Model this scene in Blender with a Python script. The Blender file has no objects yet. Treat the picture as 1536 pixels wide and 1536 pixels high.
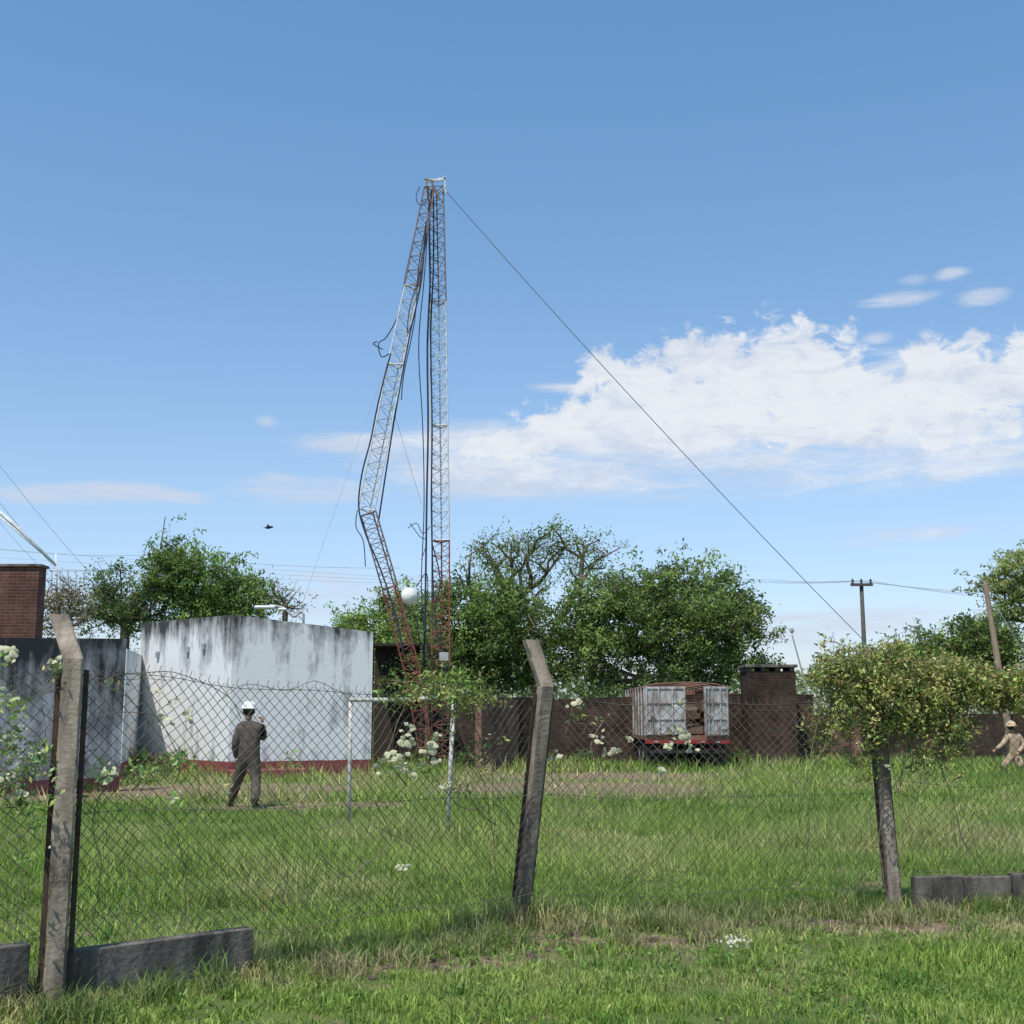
import bpy, math, random
import numpy as np
from mathutils import Vector, Matrix
random.seed(7); rng=np.random.default_rng(7)
F=1850.0; TH=math.atan(307/F); CH=1.55
ct,st=math.cos(TH),math.sin(TH)
def DIR(px,py):
    x=(px-768)/F; y=(768-py)/F
    return Vector((x, ct-y*st, st+y*ct))
def P(px,py,D):
    d=DIR(px,py); return Vector((0,0,CH))+d*(D/d.y)
def G(px,py):
    d=DIR(px,py); return Vector((0,0,CH))+d*(-CH/d.z)
scene=bpy.context.scene
cam=bpy.data.cameras.new("camera"); co=bpy.data.objects.new("camera",cam); scene.collection.objects.link(co)
cam.sensor_width=36; cam.lens=36*F/1536; cam.clip_end=3000; cam.clip_start=.05
co.location=(0,0,CH); co.rotation_euler=(math.pi/2+TH,0,0); scene.camera=co
scene.view_settings.view_transform='Standard'; scene.view_settings.look='None'; scene.view_settings.exposure=0
# ---------------- materials
def nodes(m):
    m.use_nodes=True; nt=m.node_tree; return nt,nt.nodes,nt.links
def mat(name,c1,c2=None,scale=3.0,rough=.8,bump=0.0,bscale=None,metal=0,stretch=(1,1,1),spec=.3,detail=6,lo=.35,hi=.65):
    m=bpy.data.materials.new(name); nt,N,L=nodes(m); b=N["Principled BSDF"]
    b.inputs["Roughness"].default_value=rough; b.inputs["Metallic"].default_value=metal
    b.inputs["Specular IOR Level"].default_value=spec
    tc=N.new("ShaderNodeTexCoord"); mp=N.new("ShaderNodeMapping"); mp.inputs["Scale"].default_value=stretch
    L.new(tc.outputs["Object"],mp.inputs["Vector"])
    if c2 is None: c2=tuple(c*.7 for c in c1)
    nz=N.new("ShaderNodeTexNoise"); nz.inputs["Scale"].default_value=scale; nz.inputs["Detail"].default_value=detail
    nz.inputs["Roughness"].default_value=.65
    L.new(mp.outputs[0],nz.inputs["Vector"])
    cr=N.new("ShaderNodeValToRGB"); cr.color_ramp.elements[0].position=lo; cr.color_ramp.elements[1].position=hi
    cr.color_ramp.elements[0].color=(*c2,1); cr.color_ramp.elements[1].color=(*c1,1)
    L.new(nz.outputs["Fac"],cr.inputs["Fac"]); L.new(cr.outputs["Color"],b.inputs["Base Color"])
    if bump:
        n2=N.new("ShaderNodeTexNoise"); n2.inputs["Scale"].default_value=bscale or scale*6; n2.inputs["Detail"].default_value=5
        L.new(tc.outputs["Object"],n2.inputs["Vector"])
        bp=N.new("ShaderNodeBump"); bp.inputs["Strength"].default_value=bump; bp.inputs["Distance"].default_value=.01
        L.new(n2.outputs["Fac"],bp.inputs["Height"]); L.new(bp.outputs[0],b.inputs["Normal"])
    return m
def leafmat(name,transl=.35,rough=.6):
    m=bpy.data.materials.new(name); nt,N,L=nodes(m); b=N["Principled BSDF"]; out=N["Material Output"]
    at=N.new("ShaderNodeAttribute"); at.attribute_name="col"
    b.inputs["Roughness"].default_value=rough; b.inputs["Specular IOR Level"].default_value=.25
    L.new(at.outputs["Color"],b.inputs["Base Color"])
    t=N.new("ShaderNodeBsdfTranslucent"); L.new(at.outputs["Color"],t.inputs["Color"])
    mx=N.new("ShaderNodeMixShader"); mx.inputs[0].default_value=transl
    L.new(b.outputs[0],mx.inputs[1]); L.new(t.outputs[0],mx.inputs[2]); L.new(mx.outputs[0],out.inputs["Surface"])
    return m
def brickmat(name,c1,c2,mortar,ax=(1,0),dirt=.5):
    m=bpy.data.materials.new(name); nt,N,L=nodes(m); b=N["Principled BSDF"]; b.inputs["Roughness"].default_value=.9
    b.inputs["Specular IOR Level"].default_value=.15
    tc=N.new("ShaderNodeTexCoord"); sp=N.new("ShaderNodeSeparateXYZ"); L.new(tc.outputs["Object"],sp.inputs[0])
    a=N.new("ShaderNodeMath"); a.operation='ADD'; L.new(sp.outputs[0],a.inputs[0]); L.new(sp.outputs[1],a.inputs[1])
    cb=N.new("ShaderNodeCombineXYZ"); L.new(a.outputs[0],cb.inputs[0]); L.new(sp.outputs[2],cb.inputs[1])
    br=N.new("ShaderNodeTexBrick"); br.inputs["Scale"].default_value=1; br.inputs["Brick Width"].default_value=.26
    br.inputs["Row Height"].default_value=.085; br.inputs["Mortar Size"].default_value=.014
    br.inputs["Color1"].default_value=(*c1,1); br.inputs["Color2"].default_value=(*c2,1); br.inputs["Mortar"].default_value=(*mortar,1)
    L.new(cb.outputs[0],br.inputs["Vector"])
    nz=N.new("ShaderNodeTexNoise"); nz.inputs["Scale"].default_value=1.6; nz.inputs["Detail"].default_value=8; nz.inputs["Roughness"].default_value=.7; L.new(tc.outputs["Object"],nz.inputs["Vector"])
    cr=N.new("ShaderNodeValToRGB"); cr.color_ramp.elements[0].position=.38; cr.color_ramp.elements[1].position=.62
    cr.color_ramp.elements[0].color=(1-dirt,)*3+(1,)
    L.new(nz.outputs["Fac"],cr.inputs[0])
    mx=N.new("ShaderNodeMix"); mx.data_type='RGBA'; mx.blend_type='MULTIPLY'; mx.inputs[0].default_value=1
    L.new(br.outputs["Color"],mx.inputs[6]); L.new(cr.outputs[0],mx.inputs[7]); L.new(mx.outputs[2],b.inputs["Base Color"])
    bp=N.new("ShaderNodeBump"); bp.inputs["Strength"].default_value=.6; bp.inputs["Distance"].default_value=.01; bp.invert=True
    L.new(br.outputs["Fac"],bp.inputs["Height"]); L.new(bp.outputs[0],b.inputs["Normal"])
    return m
def stainmat(name,ztop,white=(.72,.73,.74),dark=(.06,.06,.06),depth=1.2,amount=.5,band=None,base=0.0):
    m=bpy.data.materials.new(name); nt,N,L=nodes(m); b=N["Principled BSDF"]; b.inputs["Roughness"].default_value=.85
    b.inputs["Specular IOR Level"].default_value=.2
    tc=N.new("ShaderNodeTexCoord")
    def noise(sc,stretch,det=8,ro=.65):
        mp=N.new("ShaderNodeMapping"); mp.inputs["Scale"].default_value=stretch; L.new(tc.outputs["Object"],mp.inputs[0])
        n=N.new("ShaderNodeTexNoise"); n.inputs["Scale"].default_value=sc; n.inputs["Detail"].default_value=det; n.inputs["Roughness"].default_value=ro
        L.new(mp.outputs[0],n.inputs[0]); return n.outputs["Fac"]
    def math_(op,a,bb,c=None):
        n=N.new("ShaderNodeMath"); n.operation=op
        for i,x in enumerate((a,bb,c)):
            if x is None: continue
            if isinstance(x,(int,float)): n.inputs[i].default_value=x
            else: L.new(x,n.inputs[i])
        return n.outputs[0]
    sp=N.new("ShaderNodeSeparateXYZ"); L.new(tc.outputs["Object"],sp.inputs[0]); z=sp.outputs[2]
    g=N.new("ShaderNodeMapRange"); L.new(z,g.inputs[0]); g.inputs[1].default_value=ztop-depth; g.inputs[2].default_value=ztop
    g.inputs[3].default_value=0; g.inputs[4].default_value=1
    streak=noise(3.5,(1,1,.12)); blot=noise(1.3,(1,1,.7),10,.7)
    s=math_('ADD',math_('MULTIPLY',streak,1.15),math_('MULTIPLY',blot,1.3)); s=math_('SUBTRACT',s,.325)
    s=math_('ADD',s,math_('MULTIPLY',math_('POWER',g.outputs[0],1.8),amount))
    g2=N.new("ShaderNodeMapRange"); L.new(z,g2.inputs[0]); g2.inputs[1].default_value=0; g2.inputs[2].default_value=.9; g2.inputs[3].default_value=.2; g2.inputs[4].default_value=0
    s=math_('ADD',s,g2.outputs[0]); s=math_('ADD',s,base)
    cr=N.new("ShaderNodeValToRGB"); e=cr.color_ramp.elements; e[0].position=.12; e[0].color=(*white,1); e[1].position=.72; e[1].color=(*dark,1)
    mr=N.new("ShaderNodeMapRange"); L.new(s,mr.inputs[0]); mr.inputs[1].default_value=.8; mr.inputs[2].default_value=1.6
    k=e.new(.34); k.color=tuple(w*.62 for w in white)+(1,)
    L.new(mr.outputs[0],cr.inputs[0])
    col=cr.outputs[0]
    if band:
        zz=math_('ADD',z,math_('MULTIPLY',noise(4,(1,1,1)),.06))
        lt=math_('LESS_THAN',zz,band[0]+.03)
        mx=N.new("ShaderNodeMix"); mx.data_type='RGBA'; L.new(lt,mx.inputs[0]); L.new(col,mx.inputs[6]); mx.inputs[7].default_value=(*band[1],1); col=mx.outputs[2]
    L.new(col,b.inputs["Base Color"])
    bp=N.new("ShaderNodeBump"); bp.inputs["Strength"].default_value=.35; bp.inputs["Distance"].default_value=.02; L.new(noise(9,(1,1,1)),bp.inputs["Height"]); L.new(bp.outputs[0],b.inputs["Normal"])
    return m
# ---------------- mesh builder
class MB:
    def __init__(s): s.v=[];s.f=[];s.m=[]
    def add(s,vs,fs,mi=0):
        o=len(s.v); s.v+= [tuple(v) for v in vs]; s.f+=[tuple(o+i for i in f) for f in fs]; s.m+=[mi]*len(fs)
    def box(s,c,size,R=None,mi=0):
        c=Vector(c); h=[x/2 for x in size]; vs=[]
        for sx in(-1,1):
            for sy in(-1,1):
                for sz in(-1,1):
                    v=Vector((sx*h[0],sy*h[1],sz*h[2])); 
                    if R: v=R@v
                    vs.append(c+v)
        s.add(vs,[(0,1,3,2),(4,6,7,5),(0,4,5,1),(2,3,7,6),(0,2,6,4),(1,5,7,3)],mi)
    def tube(s,pts,r,n=6,mi=0,ph=0):
        pts=[Vector(p) for p in pts]; k=len(pts)
        if not hasattr(r,'__len__'): r=[r]*k
        vs=[]; fs=[]; prev=None
        for i,p in enumerate(pts):
            t=(pts[min(i+1,k-1)]-pts[max(i-1,0)])
            if t.length<1e-7: t=Vector((0,0,1))
            t.normalize()
            if prev is None:
                a=Vector((1,0,0)) if abs(t.x)<.8 else Vector((0,1,0))
            else: a=prev
            u=(a-t*a.dot(t)).normalized(); w=t.cross(u); prev=u
            for j in range(n):
                an=2*math.pi*j/n+ph; vs.append(p+(u*math.cos(an)+w*math.sin(an))*r[i])
        for i in range(k-1):
            for j in range(n):
                fs.append((i*n+j,i*n+(j+1)%n,(i+1)*n+(j+1)%n,(i+1)*n+j))
        fs.append(tuple(range(n-1,-1,-1))); fs.append(tuple((k-1)*n+j for j in range(n)))
        s.add(vs,fs,mi)
    def beam(s,a,b,w,h,mi=0,up=Vector((0,0,1))):
        a=Vector(a);b=Vector(b);t=(b-a); L=t.length; t.normalize()
        if abs(t.dot(up))>.9: up=Vector((0,1,0))
        x=t.cross(up).normalized(); z=x.cross(t)
        R=Matrix((x,t,z)).transposed(); s.box((a+b)/2,(w,L,h),R,mi)
    def lathe(s,c,axis,prof,n=20,mi=0):
        c=Vector(c); ax=Vector(axis).normalized(); a=Vector((0,0,1)) if abs(ax.z)<.8 else Vector((1,0,0))
        u=(a-ax*a.dot(ax)).normalized(); w=ax.cross(u); vs=[];fs=[]
        for (h,r) in prof:
            for j in range(n):
                an=2*math.pi*j/n; vs.append(c+ax*h+(u*math.cos(an)+w*math.sin(an))*r)
        for i in range(len(prof)-1):
            for j in range(n): fs.append((i*n+j,i*n+(j+1)%n,(i+1)*n+(j+1)%n,(i+1)*n+j))
        s.add(vs,fs,mi)
    def build(s,name,mats,parent=None,smooth=False,bevel=0):
        me=bpy.data.meshes.new(name); me.from_pydata(s.v,[],s.f); me.polygons.foreach_set("material_index",s.m)
        for m in (mats if isinstance(mats,(list,tuple)) else [mats]): me.materials.append(m)
        if smooth: me.polygons.foreach_set("use_smooth",[True]*len(me.polygons))
        me.update(); o=bpy.data.objects.new(name,me); scene.collection.objects.link(o)
        if parent: o.parent=parent
        if bevel:
            b=o.modifiers.new("b",'BEVEL'); b.width=bevel; b.segments=2; b.limit_method='ANGLE'
        return o
def empty(name):
    o=bpy.data.objects.new(name,None); scene.collection.objects.link(o); return o
def tri_mesh(name,V,T,C,m,parent=None):
    me=bpy.data.meshes.new(name); V=np.asarray(V,np.float32);T=np.asarray(T,np.int32)
    me.vertices.add(len(V)); me.vertices.foreach_set("co",V.ravel())
    me.loops.add(T.size); me.loops.foreach_set("vertex_index",T.ravel())
    me.polygons.add(len(T)); me.polygons.foreach_set("loop_start",np.arange(0,T.size,3,dtype=np.int32))
    me.update(calc_edges=True)
    at=me.color_attributes.new("col",'FLOAT_COLOR','POINT')
    C4=np.ones((len(V),4),np.float32); C4[:,:3]=np.clip(C,0,1); at.data.foreach_set("color",C4.ravel())
    me.materials.append(m); o=bpy.data.objects.new(name,me); scene.collection.objects.link(o)
    if parent:o.parent=parent
    return o
def vnoise(x,y,sc,seed):
    r=np.random.default_rng(seed).random((257,257)); r[256]=r[0]; r[:,256]=r[:,0]; X=(x/sc+77.3)%256; Y=(y/sc)%256
    i=np.minimum(np.floor(X).astype(int),255);j=np.minimum(np.floor(Y).astype(int),255);fx=X-i;fy=Y-j;fx=fx*fx*(3-2*fx);fy=fy*fy*(3-2*fy)
    return (r[i,j]*(1-fx)+r[i+1,j]*fx)*(1-fy)+(r[i,j+1]*(1-fx)+r[i+1,j+1]*fx)*fy
def leafgeo(C,S,asp=.45,droop=0.0):
    n=len(C); a=rng.normal(size=(n,3)); a[:,2]-=droop; a/=np.linalg.norm(a,axis=1)[:,None]
    b=rng.normal(size=(n,3)); b-=a*(a*b).sum(1)[:,None]; b/=np.linalg.norm(b,axis=1)[:,None]
    c=np.cross(a,b); S=S[:,None]
    V=np.stack([C-a*S,C+b*S*asp+c*S*.12,C+a*S,C-b*S*asp+c*S*.12],1).reshape(-1,3)
    k=np.arange(n)[:,None]*4; T=np.stack([k+[0,1,2],k+[0,2,3]],1).reshape(-1,3)
    return V,T
def smoothp(pts,n=6):
    pts=[Vector(p) for p in pts]; out=[]
    for i in range(len(pts)-1):
        p0=pts[max(i-1,0)];p1=pts[i];p2=pts[i+1];p3=pts[min(i+2,len(pts)-1)]
        for k in range(n):
            t=k/n; out.append(.5*((2*p1)+(p2-p0)*t+(2*p0-5*p1+4*p2-p3)*t*t+(3*p1-p0-3*p2+p3)*t**3))
    out.append(pts[-1]); return out
LEAF=leafmat("leaf_material",.33); GRASS=leafmat("grass_blade_material",.33,.55)
BARK=mat("bark",(.22,.17,.12),(.10,.08,.06),6,.95,.5); TWIG=mat("dry_twig",(.24,.19,.13),(.11,.085,.055),20,.95)
# ---------------- world / sun
SD=Vector((-.22,-.40,.89)).normalized()
w=bpy.data.worlds.new("World"); scene.world=w; w.use_nodes=True; N=w.node_tree.nodes; L=w.node_tree.links
bg=N["Background"]; bg.inputs[1].default_value=.145
sky=N.new("ShaderNodeTexSky"); sky.sky_type='NISHITA'; sky.sun_disc=False
sky.sun_elevation=math.asin(SD.z); sky.sun_rotation=math.atan2(SD.x,SD.y)%(2*math.pi)
sky.air_density=1.0; sky.dust_density=.5; sky.ozone_density=1.5
tc=N.new("ShaderNodeTexCoord"); sp=N.new("ShaderNodeSeparateXYZ"); L.new(tc.outputs["Generated"],sp.inputs[0])
def M(op,a,b=None,c=None):
    n=N.new("ShaderNodeMath"); n.operation=op
    for i,x in enumerate((a,b,c)):
        if x is None: continue
        if isinstance(x,(int,float)): n.inputs[i].default_value=x
        else: L.new(x,n.inputs[i])
    return n.outputs[0]
DEG=180/math.pi
az=M('MULTIPLY',M('ARCTAN2',sp.outputs[0],sp.outputs[1]),DEG); el=M('MULTIPLY',M('ARCSINE',sp.outputs[2]),DEG)
def azel(px,py):
    d=DIR(px,py).normalized(); return math.atan2(d.x,d.y)*DEG, math.asin(d.z)*DEG
cv=N.new("ShaderNodeCombineXYZ"); L.new(az,cv.inputs[0]); L.new(el,cv.inputs[1])
def wn(scale,sx,sy,det=9,ro=.6,off=0,dist=0,rot=0):
    mp=N.new("ShaderNodeMapping"); mp.inputs["Scale"].default_value=(sx,sy,1); mp.inputs["Location"].default_value=(off,off*.7,off); mp.inputs["Rotation"].default_value=(0,0,rot)
    L.new(cv.outputs[0],mp.inputs[0]); n=N.new("ShaderNodeTexNoise"); n.inputs["Scale"].default_value=scale; n.inputs["Detail"].default_value=det; n.inputs["Roughness"].default_value=ro
    n.inputs["Distortion"].default_value=dist
    L.new(mp.outputs[0],n.inputs[0]); return n.outputs["Fac"]
n_puff=wn(.6,1,1.45,10,.64,0,.3); n_wisp=wn(.35,.4,2.6,9,.65,3.1,.6,-.06); n_sh=wn(.5,.8,2.0,9,.66,7.7,.5); n_big=wn(.3,.8,1.6,4,.5,11)
def blob(px,py,rx,ry,amp=1,rot=0):
    a,e=azel(px,py); k=DEG/F; c,s_=math.cos(rot),math.sin(rot)
    dx=M('SUBTRACT',az,a); dy=M('SUBTRACT',el,e)
    u=M('ADD',M('MULTIPLY',dx,c/(rx*k)),M('MULTIPLY',dy,s_/(rx*k)))
    v=M('ADD',M('MULTIPLY',dx,-s_/(ry*k)),M('MULTIPLY',dy,c/(ry*k)))
    r=M('SQRT',M('ADD',M('MULTIPLY',u,u),M('MULTIPLY',v,v)))
    return M('MULTIPLY',M('SUBTRACT',1,r),amp)
def mx(l):
    o=l[0]
    for x in l[1:]: o=M('MAXIMUM',o,x)
    return o
puff=mx([blob(950,590,115,80),blob(1070,575,120,90),blob(1190,560,115,95),blob(1290,605,150,78),blob(1430,585,150,90),blob(1560,560,130,80),blob(1050,625,270,65),blob(1240,630,250,56),blob(870,640,120,48),blob(770,668,130,34,.85)])
wisp=mx([blob(1000,680,430,82,1.15,.05),blob(760,690,310,72,1.15,.03),blob(600,672,210,28,1),blob(1330,665,340,62,1,.14),blob(1300,695,420,48,.9),
 blob(1350,448,75,14,.8),blob(1470,445,48,20,.8),blob(1425,411,34,12,.7),blob(1370,420,34,10,.55),blob(1315,506,32,11,.55),blob(120,740,160,22,1,.08),blob(470,735,160,30,1,.03),blob(430,718,60,14,.7),blob(240,745,110,14,.65),blob(400,632,24,14,.5),blob(850,580,70,14,.6),blob(1350,560,260,40,.7),
 blob(1200,935,330,45,.65),blob(480,890,160,50,.55),blob(80,900,200,30,.45),blob(1400,800,260,22,.45)])
def mr(x,a,b,c=0,d=1,sm=True):
    n=N.new("ShaderNodeMapRange"); n.interpolation_type='SMOOTHSTEP' if sm else 'LINEAR'
    L.new(x,n.inputs[0]); n.inputs[1].default_value=a;n.inputs[2].default_value=b;n.inputs[3].default_value=c;n.inputs[4].default_value=d; return n.outputs[0]
dp=mr(M('ADD',M('MULTIPLY',M('MINIMUM',puff,.6),1.5),M('MULTIPLY',M('SUBTRACT',n_puff,.5),3.2)),.05,.6)
dw=M('MULTIPLY',mr(M('ADD',M('MINIMUM',wisp,.55),M('MULTIPLY',M('SUBTRACT',n_wisp,.47),2.2)),.0,.85),.8)
gate=mr(puff,-.35,.05)
dens=M('MAXIMUM',M('MULTIPLY',M('MULTIPLY',dp,gate),.9),M('MULTIPLY',dw,mr(wisp,-.1,.3)))
sh=mr(M('ADD',M('ADD',M('MULTIPLY',n_sh,.9),M('MULTIPLY',n_big,.3)),M('MULTIPLY',puff,.12)),.44,.74)
cc=N.new("ShaderNodeMix"); cc.data_type='RGBA'; L.new(sh,cc.inputs[0]); cc.inputs[6].default_value=(4.3,4.75,5.6,1); cc.inputs[7].default_value=(5.95,6.05,6.25,1)
tr=N.new("ShaderNodeValToRGB"); L.new(mr(el,0,40,0,1,False),tr.inputs[0]); te=tr.color_ramp.elements
te[0].position=0; te[0].color=(.50,.50,.66,1); te[1].position=.8; te[1].color=(.62,.88,.93,1); k_=te.new(.25); k_.color=(.74,.77,.81,1); k_=te.new(.1); k_.color=(.66,.67,.78,1)
tint=N.new("ShaderNodeMix"); tint.data_type='RGBA'; tint.blend_type='MULTIPLY'; tint.inputs[0].default_value=1; L.new(sky.outputs[0],tint.inputs[6]); L.new(tr.outputs[0],tint.inputs[7])
bst=N.new("ShaderNodeVectorMath"); bst.operation='SCALE'; bst.inputs["Scale"].default_value=1.40; L.new(tint.outputs[2],bst.inputs[0])
fin=N.new("ShaderNodeMix"); fin.data_type='RGBA'; L.new(dens,fin.inputs[0]); L.new(bst.outputs[0],fin.inputs[6]); L.new(cc.outputs[2],fin.inputs[7]); L.new(fin.outputs[2],bg.inputs[0])
sl=bpy.data.lights.new("sun",'SUN'); sl.energy=5; sl.angle=math.radians(.5); sl.color=(1,.94,.85); so=bpy.data.objects.new("sun",sl); scene.collection.objects.link(so)
so.rotation_euler=SD.to_track_quat('Z','Y').to_euler(); so.location=(-10,-20,40)
# ---------------- ground
gm=bpy.data.materials.new("ground_material"); nt,N_,L_=nodes(gm); b=N_["Principled BSDF"]; b.inputs["Roughness"].default_value=.95; b.inputs["Specular IOR Level"].default_value=.1
t_=N_.new("ShaderNodeTexCoord")
def gn(sc,det=8):
    n=N_.new("ShaderNodeTexNoise"); n.inputs["Scale"].default_value=sc; n.inputs["Detail"].default_value=det; n.inputs["Roughness"].default_value=.7; L_.new(t_.outputs["Object"],n.inputs[0]); return n.outputs["Fac"]
def ramp(f,p0,c0,p1,c1):
    r=N_.new("ShaderNodeValToRGB"); r.color_ramp.elements[0].position=p0; r.color_ramp.elements[0].color=(*c0,1); r.color_ramp.elements[1].position=p1; r.color_ramp.elements[1].color=(*c1,1); L_.new(f,r.inputs[0]); return r.outputs[0]
green=ramp(gn(1.2),.35,(.08,.12,.028),.65,(.17,.21,.065)); soil=ramp(gn(6),.35,(.12,.088,.06),.65,(.32,.24,.165))
def patch(cx,cy,rx,ry):
    s_=N_.new("ShaderNodeMapping"); s_.vector_type='POINT'; s_.inputs["Location"].default_value=(-cx/rx,-cy/ry,0); s_.inputs["Scale"].default_value=(1/rx,1/ry,0); L_.new(t_.outputs["Object"],s_.inputs[0])
    l=N_.new("ShaderNodeVectorMath"); l.operation='LENGTH'; L_.new(s_.outputs[0],l.inputs[0]); m=N_.new("ShaderNodeMath"); m.operation='SUBTRACT'; m.inputs[0].default_value=1; L_.new(l.outputs["Value"],m.inputs[1]); return m.outputs[0]
PATCH=[(1.4,27.0,3.8,4.),(-6.0,27.,3.6,3.),(-9.5,24.,3.,2.2),(2.5,33,4,2.5),(-.75,8.3,1.1,.45),(.5,9.0,1.1,.4),(2.3,9.6,1.4,.38),(-3.5,22,3,1.2)]
def MX(a,b_):
    m=N_.new("ShaderNodeMath"); m.operation='MAXIMUM'; L_.new(a,m.inputs[0]); L_.new(b_,m.inputs[1]); return m.outputs[0]
pm=patch(*PATCH[0])
for q in PATCH[1:]: pm=MX(pm,patch(*q))
ad=N_.new("ShaderNodeMath"); ad.operation='ADD'; L_.new(pm,ad.inputs[0]); m2=N_.new("ShaderNodeMath"); m2.operation='MULTIPLY_ADD'; L_.new(gn(1.5),m2.inputs[0]); m2.inputs[1].default_value=1.6; m2.inputs[2].default_value=-.8; L_.new(m2.outputs[0],ad.inputs[1])
fm=ramp(ad.outputs[0],0.0,(0,0,0),.35,(1,1,1))
mm=N_.new("ShaderNodeMix"); mm.data_type='RGBA'; L_.new(fm,mm.inputs[0]); L_.new(green,mm.inputs[6]); L_.new(soil,mm.inputs[7])
sp2=ramp(gn(2.3,10),.52,(0,0,0),.64,(1,1,1)); mm2=N_.new("ShaderNodeMix"); mm2.data_type='RGBA'; L_.new(sp2,mm2.inputs[0]); L_.new(mm.outputs[2],mm2.inputs[6]); L_.new(soil,mm2.inputs[7]); L_.new(mm2.outputs[2],b.inputs["Base Color"])
bp=N_.new("ShaderNodeBump"); bp.inputs["Strength"].default_value=.9; bp.inputs["Distance"].default_value=.06; L_.new(gn(14),bp.inputs["Height"]); L_.new(bp.outputs[0],b.inputs["Normal"])
g=MB(); g.add([(-1500,-60,0),(1500,-60,0),(1500,2500,0),(-1500,2500,0)],[(0,1,2,3)]); g.build("ground",gm)
# ---------------- fence line
PL=[(-4.4,5.31),(-2.56,7.0),(.16,9.5),(3.17,10.35),(6.6,10.9)]
def FP(px,py,off=0):
    d=DIR(px,py); o=Vector((0,0,CH))
    for i in range(len(PL)-1):
        a=Vector((*PL[i],0)); b_=Vector((*PL[i+1],0)); t=(b_-a); n=Vector((t.y,-t.x,0)).normalized()
        k=(a-o).dot(n)/d.dot(n); p=o+d*k; s_=(p-a).dot(t)/t.length_squared
        if (0<=s_<=1) or (i==0 and s_<0) or i==len(PL)-2: return p+n*off
def fence_d(x,y):
    best=np.full(x.shape,1e9)
    for i in range(len(PL)-1):
        a=np.array(PL[i]);b_=np.array(PL[i+1]);t=b_-a; s_=np.clip(((x-a[0])*t[0]+(y-a[1])*t[1])/(t@t),0,1)
        best=np.minimum(best,np.hypot(x-a[0]-s_*t[0],y-a[1]-s_*t[1]))
    return best
# ---------------- grass
def blades(x,y,h,wd,col,near,lm=.6):
    n=len(x); a=rng.uniform(0,2*np.pi,n); bb=rng.uniform(0,2*np.pi,n); ln=np.abs(rng.normal(lm,.25,n)).clip(0,1.0)
    sx,sy=np.cos(a)*wd/2,np.sin(a)*wd/2; lx,ly=np.cos(bb)*ln*h,np.sin(bb)*ln*h; hz=h*np.sqrt(1-ln**2*.8)
    z0=np.full(n,-.005)
    if near:
        V=np.stack([np.stack([x-sx,y-sy,z0],1),np.stack([x+sx,y+sy,z0],1),np.stack([x-sx*.8+lx*.35,y-sy*.8+ly*.35,hz*.68],1),np.stack([x+sx*.8+lx*.35,y+sy*.8+ly*.35,hz*.68],1),np.stack([x+lx,y+ly,hz],1)],1).reshape(-1,3)
        k=np.arange(n)[:,None]*5; T=np.stack([k+[0,1,2],k+[1,3,2],k+[2,3,4]],1).reshape(-1,3); C=np.repeat(col,5,0)
    else:
        V=np.stack([np.stack([x-sx,y-sy,z0],1),np.stack([x+sx,y+sy,z0],1),np.stack([x+lx,y+ly,hz],1)],1).reshape(-1,3)
        k=np.arange(n)[:,None]*3; T=k+np.array([[0,1,2]]); C=np.repeat(col,3,0)
    return V,T,C
Vs=[];Ts=[];Cs=[];off=0
gA=np.array([.13,.245,.038]);gB=np.array([.33,.44,.09]);gD=np.array([.60,.50,.27])
for (d0,d1,den,hb,wb,near) in [(5.2,8,3600,.036,.006,True),(8,12,2200,.05,.008,True),(12,20,880,.078,.014,False),(20,32,300,.10,.026,False),(32,47,130,.11,.05,False)]:
    area=(d1-d0)*(.9*(d0+d1)/2+3); n=int(area*den)
    y=rng.uniform(d0,d1,n); x=rng.uniform(-1,1,n)*(.45*y+1.5)
    n1=vnoise(x,y,.9,1);n2=vnoise(x+50,y,3.5,2);n3=vnoise(x,y+90,.25,3); n4=vnoise(x+9,y+9,.5,5); n5=vnoise(x+31,y*1.7+9,2.2,15)
    fd=fence_d(x,y); front=(y<np.interp(x,[p[0] for p in PL],[p[1] for p in PL]))
    pm_=np.full(n,-9.)
    for q in PATCH: pm_=np.maximum(pm_,1-np.hypot((x-q[0])/q[2],(y-q[1])/q[3]))
    keep=rng.random(n)<np.clip(1.25-1.6*np.clip(pm_*1.6+n1*.8,0,1)*(pm_>-.4),.04,1)*np.where(n4*.6+n1*.4<.38,.2,1)*np.where(n3<.25,.3,1)
    h=hb*(.3+.9*n1+1.2*n3)*rng.uniform(.5,1.6,n)*(1+.8*(n5>.6)*(~front))
    h=np.where(front,h*.85,h*1.1)
    tuft=np.exp(-(fd/.35)**2); h=h*(1+tuft*1.2*np.clip(n4*2-.5,0,1.5))
    dry=np.clip(.0+1.2*(vnoise(x,y,1.6,9)-.5)+.5*(n5-.5)+.6*(n4-.5)+.3*front*n4+tuft*.35+np.clip(pm_+.4,0,1)*.9+rng.normal(0,.16,n),0,1)
    m=np.clip(n2*.8+.9*(n3-.45)+.4*(n4-.5)+rng.normal(0,.2,n),0,1)[:,None]; col=gA*(1-m)+gB*m
    col=col*(1-dry[:,None]*.8)+gD*dry[:,None]*.8; col*=rng.uniform(.6,1.25,n)[:,None]
    s_=keep; V,T,C=blades(x[s_],y[s_],h[s_],(wb*rng.uniform(.6,1.4,n))[s_],col[s_],near)
    Vs.append(V);Ts.append(T+off);Cs.append(C);off+=len(V)
n=30000; cxs=rng.choice(320,n); tc_=rng.random(320)*10.3-4.4
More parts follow.
